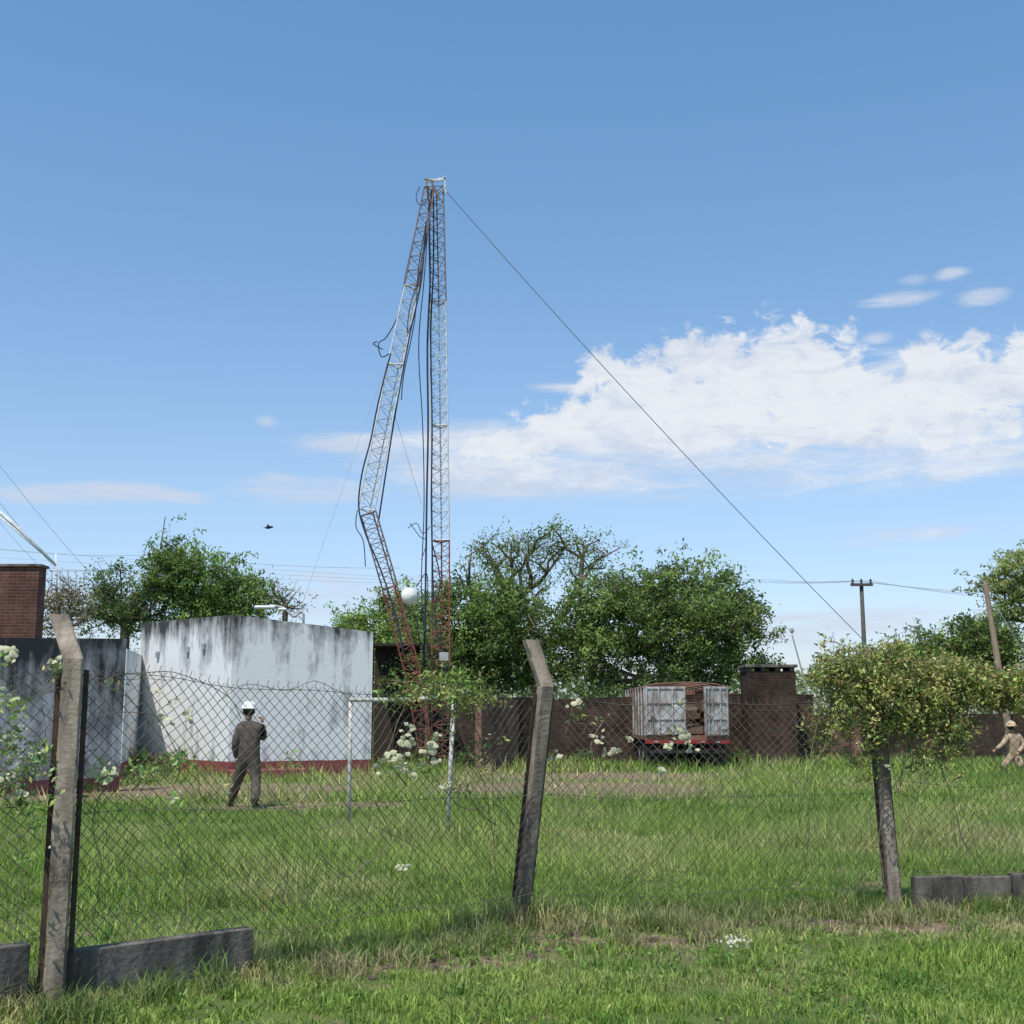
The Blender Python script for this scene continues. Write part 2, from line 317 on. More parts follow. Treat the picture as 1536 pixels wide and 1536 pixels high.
cx_=tc_[cxs]; fy=np.interp(cx_,[p[0] for p in PL],[p[1] for p in PL]); offs=rng.normal(-.1,.4,320)[cxs]
x=cx_+rng.normal(0,.06,n); y=fy+offs+rng.normal(0,.06,n); hh=(rng.uniform(.06,.22,320)[cxs])*rng.uniform(.4,1.1,n)
dr=rng.random(320)[cxs][:,None]; col=(np.array([.13,.24,.045])*(1-dr*.75)+np.array([.5,.40,.24])*dr*.75)*rng.uniform(.5,1.2,n)[:,None]
V,T,C=blades(x,y,hh,rng.uniform(.005,.010,n),col,True); Vs.append(V);Ts.append(T+off);Cs.append(C);off+=len(V)
n=26000; nt_=420; ty=rng.uniform(10.5,24,nt_); tx=rng.uniform(-1,1,nt_)*(.45*ty+1); k=rng.integers(0,nt_,n)
x=tx[k]+rng.normal(0,.12,n); y=ty[k]+rng.normal(0,.12,n); hh=rng.uniform(.08,.2,nt_)[k]*rng.uniform(.5,1.1,n); tn=rng.random(nt_)[k][:,None]
col=(np.array([.12,.25,.04])*(1-tn)+np.array([.36,.46,.11])*tn)*rng.uniform(.6,1.2,n)[:,None]
V,T,C=blades(x,y,hh,rng.uniform(.008,.014,n),col,False); Vs.append(V);Ts.append(T+off);Cs.append(C);off+=len(V)
# foreground coarse tufts: rosettes with wider blades
n=24000; nt_=620; ty=rng.uniform(5.4,9.5,nt_)**1.0; tx=rng.uniform(-1,1,nt_)*(.45*ty+.8); k=rng.integers(0,nt_,n); sp_=rng.uniform(.02,.07,nt_)[k]
x=tx[k]+rng.normal(0,1,n)*sp_; y=ty[k]+rng.normal(0,1,n)*sp_; hh=rng.uniform(.04,.11,nt_)[k]*rng.uniform(.5,1.15,n); tn=rng.random(nt_)[k][:,None]
col=(np.array([.10,.22,.035])*(1-tn)+np.array([.34,.44,.10])*tn)*rng.uniform(.6,1.25,n)[:,None]
V,T,C=blades(x,y,hh,rng.uniform(.006,.012,n),col,True,.75); Vs.append(V);Ts.append(T+off);Cs.append(C);off+=len(V)
n=34000; y=rng.uniform(5.4,16,n); x=rng.uniform(-1,1,n)*(.45*y+1); k=(vnoise(x,y,.35,21)*.7+.3*rng.random(n)>.53); x=x[k];y=y[k]; n=len(x)
V,T=leafgeo(np.stack([x,y,rng.uniform(.01,.05,n)],1),rng.uniform(.008,.021,n),.6); C=np.repeat(np.array([.19,.31,.065])*rng.uniform(.5,1.3,n)[:,None],4,0)
Vs.append(V);Ts.append(T+off);Cs.append(C);off+=len(V)
tri_mesh("grass",np.concatenate(Vs),np.concatenate(Ts),np.concatenate(Cs),GRASS)
e=MB(); 
for k in range(110):
    q=random.choice([(-.75,8.3,1.0,.35),(.5,9.0,1.0,.3),(2.3,9.6,1.3,.3)]); c=Vector((q[0]+random.gauss(0,q[2]*.5),q[1]+random.gauss(0,q[3]*.6),0)); r=random.uniform(.012,.05)
    e.lathe(c,(random.gauss(0,.2),random.gauss(0,.2),1),[(-r*.3,r),(r*.2,r*random.uniform(.8,1.1)),(r*.6,r*.6),(r*.75,.002)],7)
e.build("soil_clods",[mat("dark_soil",(.15,.11,.08),(.06,.045,.035),9,.95,.6)])
# ---------------- concrete fence
CONC=mat("weathered_concrete",(.34,.28,.22),(.10,.083,.068),6,.95,.6,45,stretch=(1,1,.3),detail=10,lo=.36,hi=.62); DARKC=mat("mossy_concrete",(.21,.185,.155),(.045,.042,.037),4,.95,.7,30,stretch=(1,1,.3),detail=10,lo=.38,hi=.64)
RUST=mat("rusty_steel",(.09,.055,.04),(.035,.025,.02),15,.85,.3)
def sweep(mb,pts,u,v,w_,d_,mi=0,jit=.0012):
    pts=[Vector(p) for p in pts]; rings=[]
    for i in range(len(pts)-1):
        n=max(2,int((pts[i+1]-pts[i]).length/.035))
        for k in range(n): rings.append(pts[i].lerp(pts[i+1],k/n))
    rings.append(pts[-1]); c=.2
    prof=[(-1,-1+c),(-1,1-c),(-1+c,1),(1-c,1),(1,1-c),(1,-1+c),(1-c,-1),(-1+c,-1)]
    vs=[];fs=[]; wk=[[0,0] for _ in prof]
    for r in rings:
        for pi_,(a,b_) in enumerate(prof):
            wk[pi_]=[x*.75+random.uniform(-jit,jit)*1.5 for x in wk[pi_]]; ch=.006 if random.random()<.03 else 0
            vs.append(r+u*(a*(w_/2-ch)+wk[pi_][0])+v*(b_*(d_/2-ch)+wk[pi_][1]))
    m=8
    for i in range(len(rings)-1):
        for j in range(m): fs.append((i*m+j,i*m+(j+1)%m,(i+1)*m+(j+1)%m,(i+1)*m+j))
    fs.append(tuple(range(m))); fs.append(tuple((len(rings)-1)*m+j for j in range(m-1,-1,-1))); mb.add(vs,fs,mi)
def ax(i):
    a=Vector((*PL[i],0));b_=Vector((*PL[i+1],0)); t=(b_-a).normalized(); return t,Vector((t.y,-t.x,0))
t1,n1_=ax(1); t2,n2_=ax(2)
def post(pts,u,v,w_,d_,bars=.03):
    e=MB(); sweep(e,pts,u,v,w_,d_); o=e.build("concrete_fence_post",[CONC],smooth=False)
    e=MB()
    for s_ in(-1,1):
        o_=u*s_*(w_/2+bars/2+.004)-v*.01
        a_=Vector(pts[0]).lerp(Vector(pts[1]),.1)+o_; b_=Vector(pts[0]).lerp(Vector(pts[1]),.97)+o_
        t=(b_-a_).normalized(); x=u; z=t.cross(x).normalized(); x=z.cross(t); e.box((a_+b_)/2,(bars,.012,(b_-a_).length),Matrix((x,z,t)).transposed())
    e.build("tension_bars",[RUST],parent=o)
    return o
uX=Vector((.96,.28,0)).normalized(); vX=Vector((uX.y,-uX.x,0))
Lb=P(110,988,7.0); post([Vector((Lb.x-.0,7,-.15)),Lb,P(88,922,7.12)],uX,vX,.11,.10)
post([P(780,1380,9.6),P(818,1030,9.4),P(796,960,9.5)],Vector((.93,.36,0)),Vector((.36,-.93,0)),.11,.10,.022)
e_=P(1342,1365,10.35); post([e_,P(1314,1060,10.4),P(1304,990,10.3)],Vector((.98,.2,0)),Vector((.2,-.98,0)),.10,.085,.022)
def plinth(a,b_,h0,h1,seg,th=.1):
    e=MB(); a=Vector(a);b_=Vector(b_); n=max(1,round((b_-a).length/seg)); t=(b_-a).normalized()
    for i in range(n):
        p=a.lerp(b_,i/n)+t*.004; q=a.lerp(b_,(i+1)/n)-t*.004; h=h0+(h1-h0)*(i+.5)/n+random.uniform(-.008,.008)
        nn=Vector((t.y,-t.x,0))*random.uniform(-.008,.008)
        e.beam(p+nn+Vector((0,0,h/2-.1)),q+nn+Vector((0,0,h/2-.1)),th,h+.2)
    return e.build("concrete_plinth",[DARKC],bevel=.008)
plinth((-4.6,5.12,0),tuple(Vector((*PL[1],0))-t1*.07),.36,.33,1.9)
plinth(tuple(Vector((*PL[1],0))+t1*.07),tuple(Vector((*PL[1],0))+t1*1.3),.31,.24,2.)
plinth(tuple(Vector((*PL[3],0))+Vector((.08,.01,0))),(6.6,10.9,0),.26,.31,.42)
WIRE=mat("weathered_wire",(.17,.14,.11),(.08,.065,.05),12,.7,metal=0)
def panel(mb,a,b_,zb,ztA,ztB,seed):
    a=Vector(a);b_=Vector(b_);t=b_-a;Ln=t.length;t.normalize();n=Vector((t.y,-t.x,0)); p=.072; R=random.Random(seed); ph=[R.uniform(0,6) for _ in range(6)]
    def pt(s,h):
        f=s/Ln; top=ztA+(ztB-ztA)*f-.05*math.sin(math.pi*f)+.02*math.sin(s*5+ph[0]); zz=zb+(top-zb)*h
        o=.04*math.sin(s*2.1+ph[1]+h*2)*math.sin(math.pi*f)+.02*math.sin(s*5+h*5+ph[2])+.012*math.sin(h*11+s*3+ph[3])
        ss=s+.02*math.sin(h*7+ph[4]+s*2)+.012*math.sin(h*17+s*6)
        return a+t*ss+n*o+Vector((0,0,zz+.015*math.sin(s*4+ph[5])))
    H=(ztA+ztB)/2-zb; k=-int(H/p)-1
    while k*p<Ln:
        for sg in(1,-1):
            s0=k*p if sg==1 else k*p+H; pts=[]
            m=14
            for i in range(m+1):
                h=i/m; s=s0+sg*h*H
                if 0<=s<=Ln: pts.append(pt(s,h))
            if len(pts)>1: mb.tube(pts,.0023,3)
        k+=1
    s=0
    while s<Ln:
        q=pt(s,1); mb.tube([q,q+Vector((0,0,.035))+t*.012],.0022,3); s+=p
    for h in(.02,.5,.985):
        mb.tube([pt(Ln*i/30,h)+n*.004 for i in range(31)],.0024,3)
e=MB()
panel(e,(*PL[0],0),(*PL[1],0),.34,1.82,1.83,1); panel(e,(*PL[1],0),(*PL[2],0),.22,1.83,1.74,2)
panel(e,(*PL[2],0),(*PL[3],0),.18,1.72,1.72,3); panel(e,(*PL[3],0),(*PL[4],0),.28,1.75,1.72,4)
e.build("chain_link_fence",[WIRE])
# ---------------- vines
def stem(mb,pts,r=.004,jit=6,off=.02):
    out=[]
    for i in range(len(pts)-1):
        (x0,y0),(x1,y1)=pts[i],pts[i+1]; n=max(3,int(math.hypot(x1-x0,y1-y0)/14))
        for k in range(n):
            f=k/n; out.append(FP(x0+(x1-x0)*f+random.gauss(0,jit*.6),y0+(y1-y0)*f+random.gauss(0,jit*.6),off+random.gauss(0,.008)))
    out.append(FP(*pts[-1],off)); 
    for _ in range(2): out=[out[0]]+[(out[i-1]+out[i]*2+out[i+1])/4 for i in range(1,len(out)-1)]+[out[-1]]
    mb.tube(out,r,5)
def vine(stems,clusters,name="climbing_vine",pal=((.12,.2,.04),(.26,.27,.09)),size=(.012,.026),depth=.1,sr=(.002,.0045)):
    root=empty(name); e=MB()
    for s_ in stems: stem(e,s_,random.uniform(*sr))
    Cn=[];cc_=[]
    for (px,py,rx,ry,n) in clusters:
        for q in range(max(1,n//50)):
            a=random.uniform(0,6.28); r0=random.random()
            x0,y0=px+rx*r0*math.cos(a),py+ry*r0*math.sin(a); x1,y1=x0+random.gauss(0,rx*.6),y0+random.gauss(0,ry*.6)
            stem(e,[(x0,y0),((x0+x1)/2+random.gauss(0,5),(y0+y1)/2+random.gauss(0,5)),(x1,y1)],.0018,8,random.gauss(0,depth*.6))
        g_=max(1,n//10)
        for q in range(g_):
            x0,y0=px+random.gauss(0,rx*.5),py+random.gauss(0,ry*.5); o=random.gauss(0,depth); tone=random.random(); br=random.uniform(.5,1.3)
            c0=FP(x0,y0,o)
            for k in range(14):
                Cn.append(c0+Vector((random.gauss(0,.03),random.gauss(0,.03),random.gauss(0,.03))))
                tt=min(1,max(0,tone+random.gauss(0,.2))); cc_.append([(pal[0][i]*(1-tt)+pal[1][i]*tt)*br*random.uniform(.75,1.25) for i in range(3)])
    if e.v: e.build("vine_stems",[TWIG],parent=root)
    if Cn:
        Cn=np.array(Cn); V,T=leafgeo(Cn,rng.uniform(*size,len(Cn)),.42,.4); tri_mesh("vine_leaves",V,T,np.repeat(np.array(cc_),4,0),LEAF,root)
    return root
cl=[]; stm=[]
def topy(x): return (985 if 1240<x<1345 else (1000+(1240-x)*.6 if x<=1240 else 985+(x-1345)*.24))+7*math.sin(x*.06)+5*math.sin(x*.15)
for i in range(150):
    x=random.uniform(1228,1580); y=topy(x)+random.uniform(-6,60 if x<1460 else 22); a=random.choice([0,3.14])+random.gauss(0,.6); pth=[(x,y)]
    for k in range(random.randint(4,9)):
        a+=random.gauss(0,.5); x+=13*math.cos(a); y+=10*math.sin(a)+ (3 if x<1460 else 0)
        lim=1140 if x<1300 else (1105 if x<1460 else 1062)
        if x<1216 or y>lim: break
        if y<topy(x)-12: y=topy(x)-random.uniform(0,16)
        pth.append((x,y)); cl.append((x,y,6,6,random.choice([10,20,30])))
    if len(pth)>2: stm.append(pth)
for i in range(34):
    x=random.uniform(1222,1460); y=topy(x)+random.uniform(60,85); L_n=random.randint(2,8); pth=[(x,y-30)]
    for k in range(L_n):
        x+=random.gauss(0,4); y+=random.uniform(8,15); pth.append((x,y)); cl.append((x,y,4,6,random.choice([10,10,20])))
    stm.append(pth)
for i in range(30): # upward sprigs
    x=random.uniform(1235,1560); y=topy(x); pth=[(x,y+8),(x+random.gauss(0,6),y-random.uniform(4,10)),(x+random.gauss(0,10),y-random.uniform(10,24))]; stm.append(pth)
    for q in pth: cl.append((q[0],q[1],3,3,10))
for i in range(38):
    x=random.uniform(1240,1560); cl.append((x,topy(x)+random.uniform(15,60 if x<1460 else 26),15,12 if x<1460 else 8,80))
for i in range(9): cl.append((1320+random.gauss(0,5),1095+i*9,7,8,30-2*i))
stm+=[[(1325,1350),(1318,1250),(1322,1150),(1305,1060),(1290,1010)],[(1340,1300),(1360,1230),(1385,1180),(1375,1100),(1390,1040)],[(1470,1300),(1455,1240),(1430,1190),(1440,1120),(1420,1050)],[(1480,1310),(1440,1260),(1425,1200),(1400,1120),(1410,1060)],
 [(1200,1310),(1212,1240),(1205,1180),(1215,1120),(1235,1040)],[(1345,1200),(1352,1120),(1340,1040)],[(1350,1330),(1352,1260),(1345,1190),(1330,1120)],[(1350,1320),(1365,1250),(1350,1170),(1365,1090)]]
vine(stm,cl,pal=((.19,.26,.055),(.52,.50,.19)),depth=.12,sr=(.002,.0055))
cl=[(random.uniform(600,735),random.gauss(1033,13),14,10,45) for _ in range(24)]+[(random.uniform(668,700),random.uniform(1050,1110),10,14,35) for _ in range(6)]+[(720,1140,8,25,30),(700,1180,10,20,22),(740,1120,8,20,20),(590,1050,12,10,18),(640,1150,16,14,20),(690,1240,10,16,14),(560,1150,14,14,16)]
vine([[(775,1385),(700,1340),(640,1285),(600,1260),(560,1240)],[(775,1400),(745,1340),(735,1240),(725,1170),(690,1100),(660,1045)],[(730,1330),(732,1280),(742,1230),(738,1160),(700,1060)],[(560,1030),(620,1022),(700,1040),(760,1060)],
 [(600,1060),(580,1100),(575,1140),(610,1180)],[(680,1050),(672,1110),(690,1160),(655,1220)],[(835,1200),(820,1150),(850,1090),(858,1060)],[(480,1280),(520,1320),(590,1260),(560,1200)],[(770,1240),(740,1200),(700,1220),(650,1170)],[(735,1240),(700,1200),(690,1150),(720,1110)],[(900,1280),(890,1220),(905,1170),(890,1110)]],cl,pal=((.15,.28,.05),(.36,.37,.13)))
arcs=[]
for (cx,cy,rx_,ry_,a0,a1) in [(250,1105,110,95,190,350),(190,1150,90,80,200,340),(430,1110,120,95,210,330),(470,1160,80,75,60,200),(120,1080,90,70,200,380),(60,1100,70,70,0,250)]:
    arcs.append([(cx+rx_*math.cos(math.radians(a))+random.gauss(0,9),cy+ry_*math.sin(math.radians(a))+random.gauss(0,9)) for a in range(a0,a1,22)])
arcs+=[[(275,1390),(278,1310),(270,1255),(220,1215),(180,1190)],[(270,1255),(300,1200),(285,1120)],[(0,1010),(60,1040),(140,1015),(260,1020)],[(5,1230),(40,1180),(70,1120),(60,1060)],[(20,1380),(30,1290),(10,1200)],[(140,1380),(150,1300),(135,1230),(160,1160)],[(420,1360),(430,1290),(400,1230)]]
cl=[(25,1165,22,28,120),(15,1060,14,18,60),(60,1130,14,16,50),(85,1010,12,14,40),(10,990,14,18,30),(45,1200,20,20,60),(270,1140,18,14,30),(210,1150,16,14,30),(170,1030,14,10,14),(120,1190,16,12,25),(40,1235,16,16,30),(15,1110,14,20,70),(260,1210,14,10,12),(320,1180,10,8,8),(430,1140,8,8,6),(30,1290,10,20,16),(150,1160,18,14,30)]
vine(arcs,cl,pal=((.16,.3,.06),(.42,.46,.2)),sr=(.0015,.003),size=(.012,.03))
vine([[(900,1150),(885,1120),(905,1080)],[(1010,1150),(1018,1115),(1000,1090)]],[(865,1075,10,16,20),(905,1080,8,10,10),(1000,1100,14,14,20)])
PET=leafmat("petal_material",.4); Vf=[];Tf=[];Cf=[];o2=0
FL=[(150,1160,16),(240,1078,10),(255,1055,9),(278,1075,8),(578,1130,14),(605,1112,15),(635,1122,17),(565,1155,11),(620,1165,12),(592,1300,10),(862,1056,10),(893,1107,10),(915,1130,12),(1018,1110,13),(985,1155,8),(1000,1120,8),(8,978,14),(4,1050,14),(62,1125,11),(35,1150,12),(22,1135,11),(100,1253,10),(255,1200,8),(12,1105,10),(50,1165,9),(80,990,8),(160,1155,12),(140,1150,10),(835,1135,7),(820,1140,6),(660,1180,8),(610,1095,9),(642,1140,9),(1030,1118,8),(940,1110,6),(1020,1055,8),(600,1150,9),(230,1040,7),(20,1190,10),(75,1270,6),(5,1165,10),(45,1130,8),(590,1140,9),(650,1105,8),(30,1090,6),(1325,1150,6)]
for (x,y,r) in FL:
    c=FP(x,y,.05); R=r*c.y/F*1.05
    for k in range(random.randint(5,8)):
        ctr=c+Vector((random.gauss(0,R*.5),random.gauss(0,R*.3),random.gauss(0,R*.5)))
        nrm=Vector((random.gauss(0,.6),-1,random.gauss(.3,.6))).normalized(); u=nrm.cross(Vector((0,0,1))).normalized(); v=u.cross(nrm)
        rr=R*random.uniform(.3,.65); vs=[ctr+nrm*rr*.2]; m=9
        for j in range(m):
            a=6.283*j/m; q=rr*random.uniform(.7,1.15); vs.append(ctr+u*math.cos(a)*q+v*math.sin(a)*q*.75-nrm*random.uniform(0,.3)*rr)
        Vf+= [tuple(p) for p in vs]; Tf+=[(o2,o2+1+j,o2+1+(j+1)%m) for j in range(m)]; o2+=m+1
        c_=np.array([.66,.65,.44])*random.uniform(.75,1.1); Cf+=[c_]*(m+1)
tri_mesh("cream_flowers",Vf,Tf,np.array(Cf),PET)
n=60; V,T=leafgeo(np.array([G(1108+random.gauss(0,13),1425+random.gauss(0,5))+Vector((0,0,random.uniform(.04,.07))) for _ in range(n)]),rng.uniform(.006,.018,n),.8); tri_mesh("fallen_petals",V,T,np.tile(np.array([.7,.68,.55]),(n*4,1)),PET)
# ---------------- utility building
WH=stainmat("stained_whitewash",4.15,(.68,.69,.69),(.05,.05,.05),1.5,.48,band=(.42,(.22,.055,.06)),base=-.04)
c0=G(341,1168); z0t=P(343,922,c0.y).z; cR=P(557,1100,33.7);cR.z=0; cL=P(205,1100,36);cL.z=0
zR=P(558,948,33.7).z; zL=P(208,935,36).z; cB=cR+cL-c0; zB=zR+zL-z0t
root=empty("utility_building"); e=MB()
vs=[c0,cR,cB,cL]; tops=[z0t,zR,zB,zL]; cen_=(c0+cR+cL+cB)/4
V=[Vector((p.x,p.y,-.05)) for p in vs]+[Vector((p.x,p.y,z)) for p,z in zip(vs,tops)]
ins=[p+(cen_-p)*.05 for p in vs]; V+=[Vector((p.x,p.y,z)) for p,z in zip(ins,tops)]+[Vector((p.x,p.y,z-.25)) for p,z in zip(ins,tops)]
fs=[]
for i in range(4):
    j=(i+1)%4; fs+=[(i,j,4+j,4+i),(4+i,4+j,8+j,8+i),(8+i,8+j,12+j,12+i)]
fs.append((12,13,14,15)); e.add(V,fs); o=e.build("walls",[WH],parent=root)
e=MB(); dR=(cR-c0).normalized(); nR=Vector((dR.y,-dR.x,0)); dL=(cL-c0).normalized(); nL=Vector((-dL.y,dL.x,0))
MAR=mat("maroon_paint",(.26,.07,.07),(.15,.05,.05),4,.8,.3); GREYM=mat("grey_fixture",(.4,.4,.4),(.25,.25,.25),8,.6)
e.box(c0+dR*.9+nR*.45+Vector((0,0,.1)),(2.0,.7,.26),Matrix((dR,-nR,Vector((0,0,1)))).transposed()); e.build("concrete_step",[MAR],parent=root,bevel=.015)
e=MB()
for (px,py) in [(238,982),(307,970),(283,975)]:
    d=DIR(px,py); k=(c0-Vector((0,0,CH))).dot(nL)/d.dot(nL); q=Vector((0,0,CH))+d*k; e.box(q+nL*.04,(.14,.07,.18),Matrix((dL,nL,Vector((0,0,1)))).transposed())
e.build("wall_vents",[GREYM],parent=root,bevel=.01)
# ---------------- left stained wall
WL=stainmat("mildewed_wall",3.1,(.50,.50,.51),(.04,.04,.042),2.4,.34,band=(.3,(.14,.05,.05)),base=.15)
def wall(name,a,b_,za,zb,th,m,bev=0,parent=None):
    a=Vector(a);b_=Vector(b_); t=(b_-a).normalized(); n=Vector((-t.y,t.x,0))*th; e=MB()
    V=[a+Vector((0,0,-.1)),b_+Vector((0,0,-.1)),b_+n+Vector((0,0,-.1)),a+n+Vector((0,0,-.1))]
    V+=[Vector((a.x,a.y,za)),Vector((b_.x,b_.y,zb)),Vector((b_.x+n.x,b_.y+n.y,zb)),Vector((a.x+n.x,a.y+n.y,za))]
    e.add(V,[(0,1,5,4),(1,2,6,5),(2,3,7,6),(3,0,4,7),(4,5,6,7),(3,2,1,0)]); return e.build(name,[m],parent=parent,bevel=bev)
a=P(-160,1100,23);b_=P(183,1100,26.5); wall("boundary_wall",(a.x,a.y,0),(b_.x,b_.y,0),P(-160,955,23).z,P(183,958,26.5).z,.2,WL)
a=P(184,1100,31);b_=P(212,1100,37); wall("boundary_wall",(a.x,a.y,0),(b_.x,b_.y,0),P(184,973,31).z,P(212,985,37).z,.2,WH)
BR=brickmat("dark_red_brick",(.17,.06,.042),(.10,.04,.03),(.13,.10,.09),dirt=.45)
root=empty("brick_house"); aa=P(-170,900,32.0);bb_=P(56,900,32.0); zt=P(60,850,32).z
e=MB(); e.box(((aa.x+bb_.x)/2,32.25,zt/2),(bb_.x-aa.x,.5,zt)); e.build("walls",[BR],parent=root)
e=MB(); e.box(((aa.x+bb_.x)/2,32.25,zt+.035),(bb_.x-aa.x+.12,.62,.07)); e.build("parapet_coping",[DARKC],parent=root,bevel=.01)
# ---------------- rear brick walls
BW=brickmat("old_brick",(.32,.15,.10),(.20,.10,.07),(.19,.16,.13),dirt=.6); BD=brickmat("dark_brick",(.12,.06,.042),(.06,.04,.032),(.058,.05,.044),dirt=.65)  # BD: much darker brick tones than BW, with darker noise blotches
def pxwall(name,x0,x1,D0,D1,yt0,yt1,m,th=.2):
    a=P(x0,1100,D0);b_=P(x1,1100,D1); return wall(name,(a.x,a.y,0),(b_.x,b_.y,0),P(x0,yt0,D0).z,P(x1,yt1,D1).z,th,m)
pxwall("brick_wall",560,800,40,40.5,1045,1046,BD); pxwall("brick_wall",801,1092,40.6,40.6,1050,1040,BD); pxwall("brick_wall",1093,1222,40,40,1040,1042,BD)
pxwall("brick_wall",1223,1640,44,46,1072,1070,BD); pxwall("brick_wall",1245,1292,42,42,1066,1068,BW)
pxwall("brick_wall",722,778,35,37,1052,1050,BW)
root=empty("brick_chimney"); e=MB(); x0=P(1118,1100,39.2).x;x1=P(1190,1100,39.2).x; zt=P(1150,1008,39.2).z; xc=(x0+x1)/2
e.box((xc,39.2,zt/2),(x1-x0,1.2,zt)); e.build("body",[BD],parent=root); e=MB()
for k in range(4): e.box((x0+.08+(x1-x0-.16)*k/3,39.2,zt+.06),(.14,1.1,.12))
e.box((xc,39.2,zt+.165),(x1-x0+.12,1.35,.09)); e.build("cap",[DARKC],parent=root,bevel=.01)
# ---------------- pipe frame
WP=mat("old_white_paint",(.60,.59,.56),(.36,.33,.28),14,.6,.2)
e=MB(); a=G(523,1243);b_=G(670,1258); ta=P(526,1050,a.y);tb=P(681,1046,b_.y)
for p,q in((a,ta),(b_,tb)): e.tube([p-Vector((0,0,.2)),p.lerp(q,.5),q],.028,10)
e.tube([ta-(tb-ta)*.01,ta.lerp(tb,.5)-Vector((0,0,.012)),tb+(tb-ta)*.02],.03,10)
e.build("goal_frame",[WP],smooth=True)
# ---------------- tower
TR=mat("faded_red_paint",(.30,.10,.07),(.16,.06,.05),9,.6); TW=mat("faded_white_paint",(.66,.68,.70),(.42,.44,.46),9,.6); TD=mat("weathered_red_paint",(.24,.15,.13),(.14,.12,.13),9,.6); CB=mat("blue_black_cable",(.025,.04,.08),(.018,.022,.035),5,.6)
def lat(mb,a,b_,wa,wb,mi,rot=0.,lr=.022,br=.010):
    a=Vector(a);b_=Vector(b_);t=(b_-a);Ln=t.length;t.normalize()
    y=Vector((0,1,0)); v=(y-t*y.dot(t)).normalized(); u=v.cross(t).normalized()
    def cor(f):
        wd=wa+(wb-wa)*f; r=wd/math.sqrt(3); c=a.lerp(b_,f); return [c+(u*math.cos(rot+an)+v*math.sin(rot+an))*r for an in (math.pi/2,math.pi*7/6,math.pi*11/6)]
    n=max(2,int(Ln/(.42))); prev=cor(0); c1=cor(1)
    for k in range(3): mb.tube([prev[k],c1[k]],lr,6,mi)
    for i in range(n):
        nx=cor((i+1)/n); md=cor((i+.5)/n)
        for k in range(3):
            j=(k+1)%3; mb.tube([prev[k],md[j]],br,4,mi); mb.tube([md[j],nx[k]],br,4,mi); mb.tube([prev[k],prev[j]],br*.9,4,mi)
        prev=nx
    for c_ in (cor(0),c1):
        for k in range(3): mb.tube([c_[k],c_[(k+1)%3]],br*1.8,4,mi)
root=empty("collapsed_radio_tower"); e=MB()
tb_=G(662,1158); D=tb_.y
lat(e,P(662,1158,D),P(661.5,812,D),.52,.50,0); lat(e,P(661.5,811,D),P(659.5,640,D),.50,.49,1); lat(e,P(659.5,639,D),P(657.5,455,D),.49,.48,1); lat(e,P(657.5,454,D),P(654,282,D),.48,.46,2)
e.beam(P(638,272,D),P(668,268,D),.05,.09,1); e.beam(P(640,270,D-.2),P(642,296,D-.2),.05,.05,2); e.beam(P(667,264,D),P(668,292,D),.05,.05,1); e.tube([P(640,276,D-.2),P(655,290,D-.2),P(668,280,D-.2)],.025,5,1); e.tube([P(646,270,D-.3),P(660,300,D-.3)],.03,5,2); e.tube([P(637,268,D),P(650,272,D-.3)],.03,5,2)
lat(e,P(646,282,D-.35),P(620,430,D-.5),.34,.46,2,.3); lat(e,P(620,431,D-.5),P(595,548,D-.7),.46,.46,1,.2); lat(e,P(595,549,D-.7),P(551,766,D-1),.46,.48,1,.1)
lat(e,P(555,770,D-1),P(587,880,D-.8),.46,.46,2,.25); lat(e,P(587,881,D-.8),P(622,1010,D-.5),.46,.46,0,.3); lat(e,P(622,1010,D-.5),P(640,1120,D-.3),.46,.4,0,.3)
e.build("lattice_sections",[TR,TW,TD],parent=root)
e=MB()
def cable(pts,r=.018,d=-.4): e.tube(smoothp([P(x,y,D+d) for x,y in pts]),r,5)
cable([(647,285),(644,340),(645,420),(641,520),(642,640),(640,750),(638,900),(636,1000)],.03)
cable([(650,290),(650,400),(646,500),(648,640),(647,760),(650,900)],.025,-.3)
cable([(645,300),(636,420),(628,520),(634,640),(636,760),(632,880),(637,960)],.016)
cable([(630,280),(624,295),(630,308),(640,300),(642,282)],.013)
cable([(632,305),(622,350),(608,415),(598,470),(580,505),(568,515),(572,535),(585,530)],.018); cable([(566,512),(560,516),(574,524)],.018)
cable([(586,530),(578,560),(566,610),(556,660),(543,710),(538,760),(548,800),(565,840),(580,880),(595,930),(606,985)],.024,-1.3)
cable([(638,340),(632,420),(615,500),(600,580),(588,650),(574,740),(568,780)],.024,-.9)
cable([(640,330),(628,400),(622,480),(606,560),(602,600)],.016,-.9); cable([(536,765),(534,790),(545,812),(548,850)],.015,-1.2)
cable([(634,400),(615,460),(612,500),(626,450),(640,350)],.015,-.8)
cable([(612,792),(625,785),(634,800),(645,790)],.012); cable([(615,785),(630,805),(640,812),(632,840)],.012)
cable([(648,815),(660,870),(652,930),(668,1000),(664,1100)],.02)
cable([(625,880),(640,860),(640,905),(625,930),(640,1000)],.015)
e.build("cables",[CB],parent=root)
e=MB(); e.box(P(666,985,D-.4),(.26,.12,.24)); e.build("junction_box",[GREYM],parent=root,bevel=.01)
DW=mat("radome_white",(.72,.72,.70),(.6,.6,.58),3,.5); root=empty("dish_antenna"); e=MB(); c=P(615,894,D-1.1); axd=Vector((.5,-.8,.1)).normalized()
e.lathe(c-axd*.1,axd,[(-.14,.001),(-.13,.1),(-.06,.19),(.03,.24),(.08,.25),(.12,.24),(.19,.19),(.24,.1),(.26,.001)],28); e.build("radome",[DW],parent=root,smooth=True)
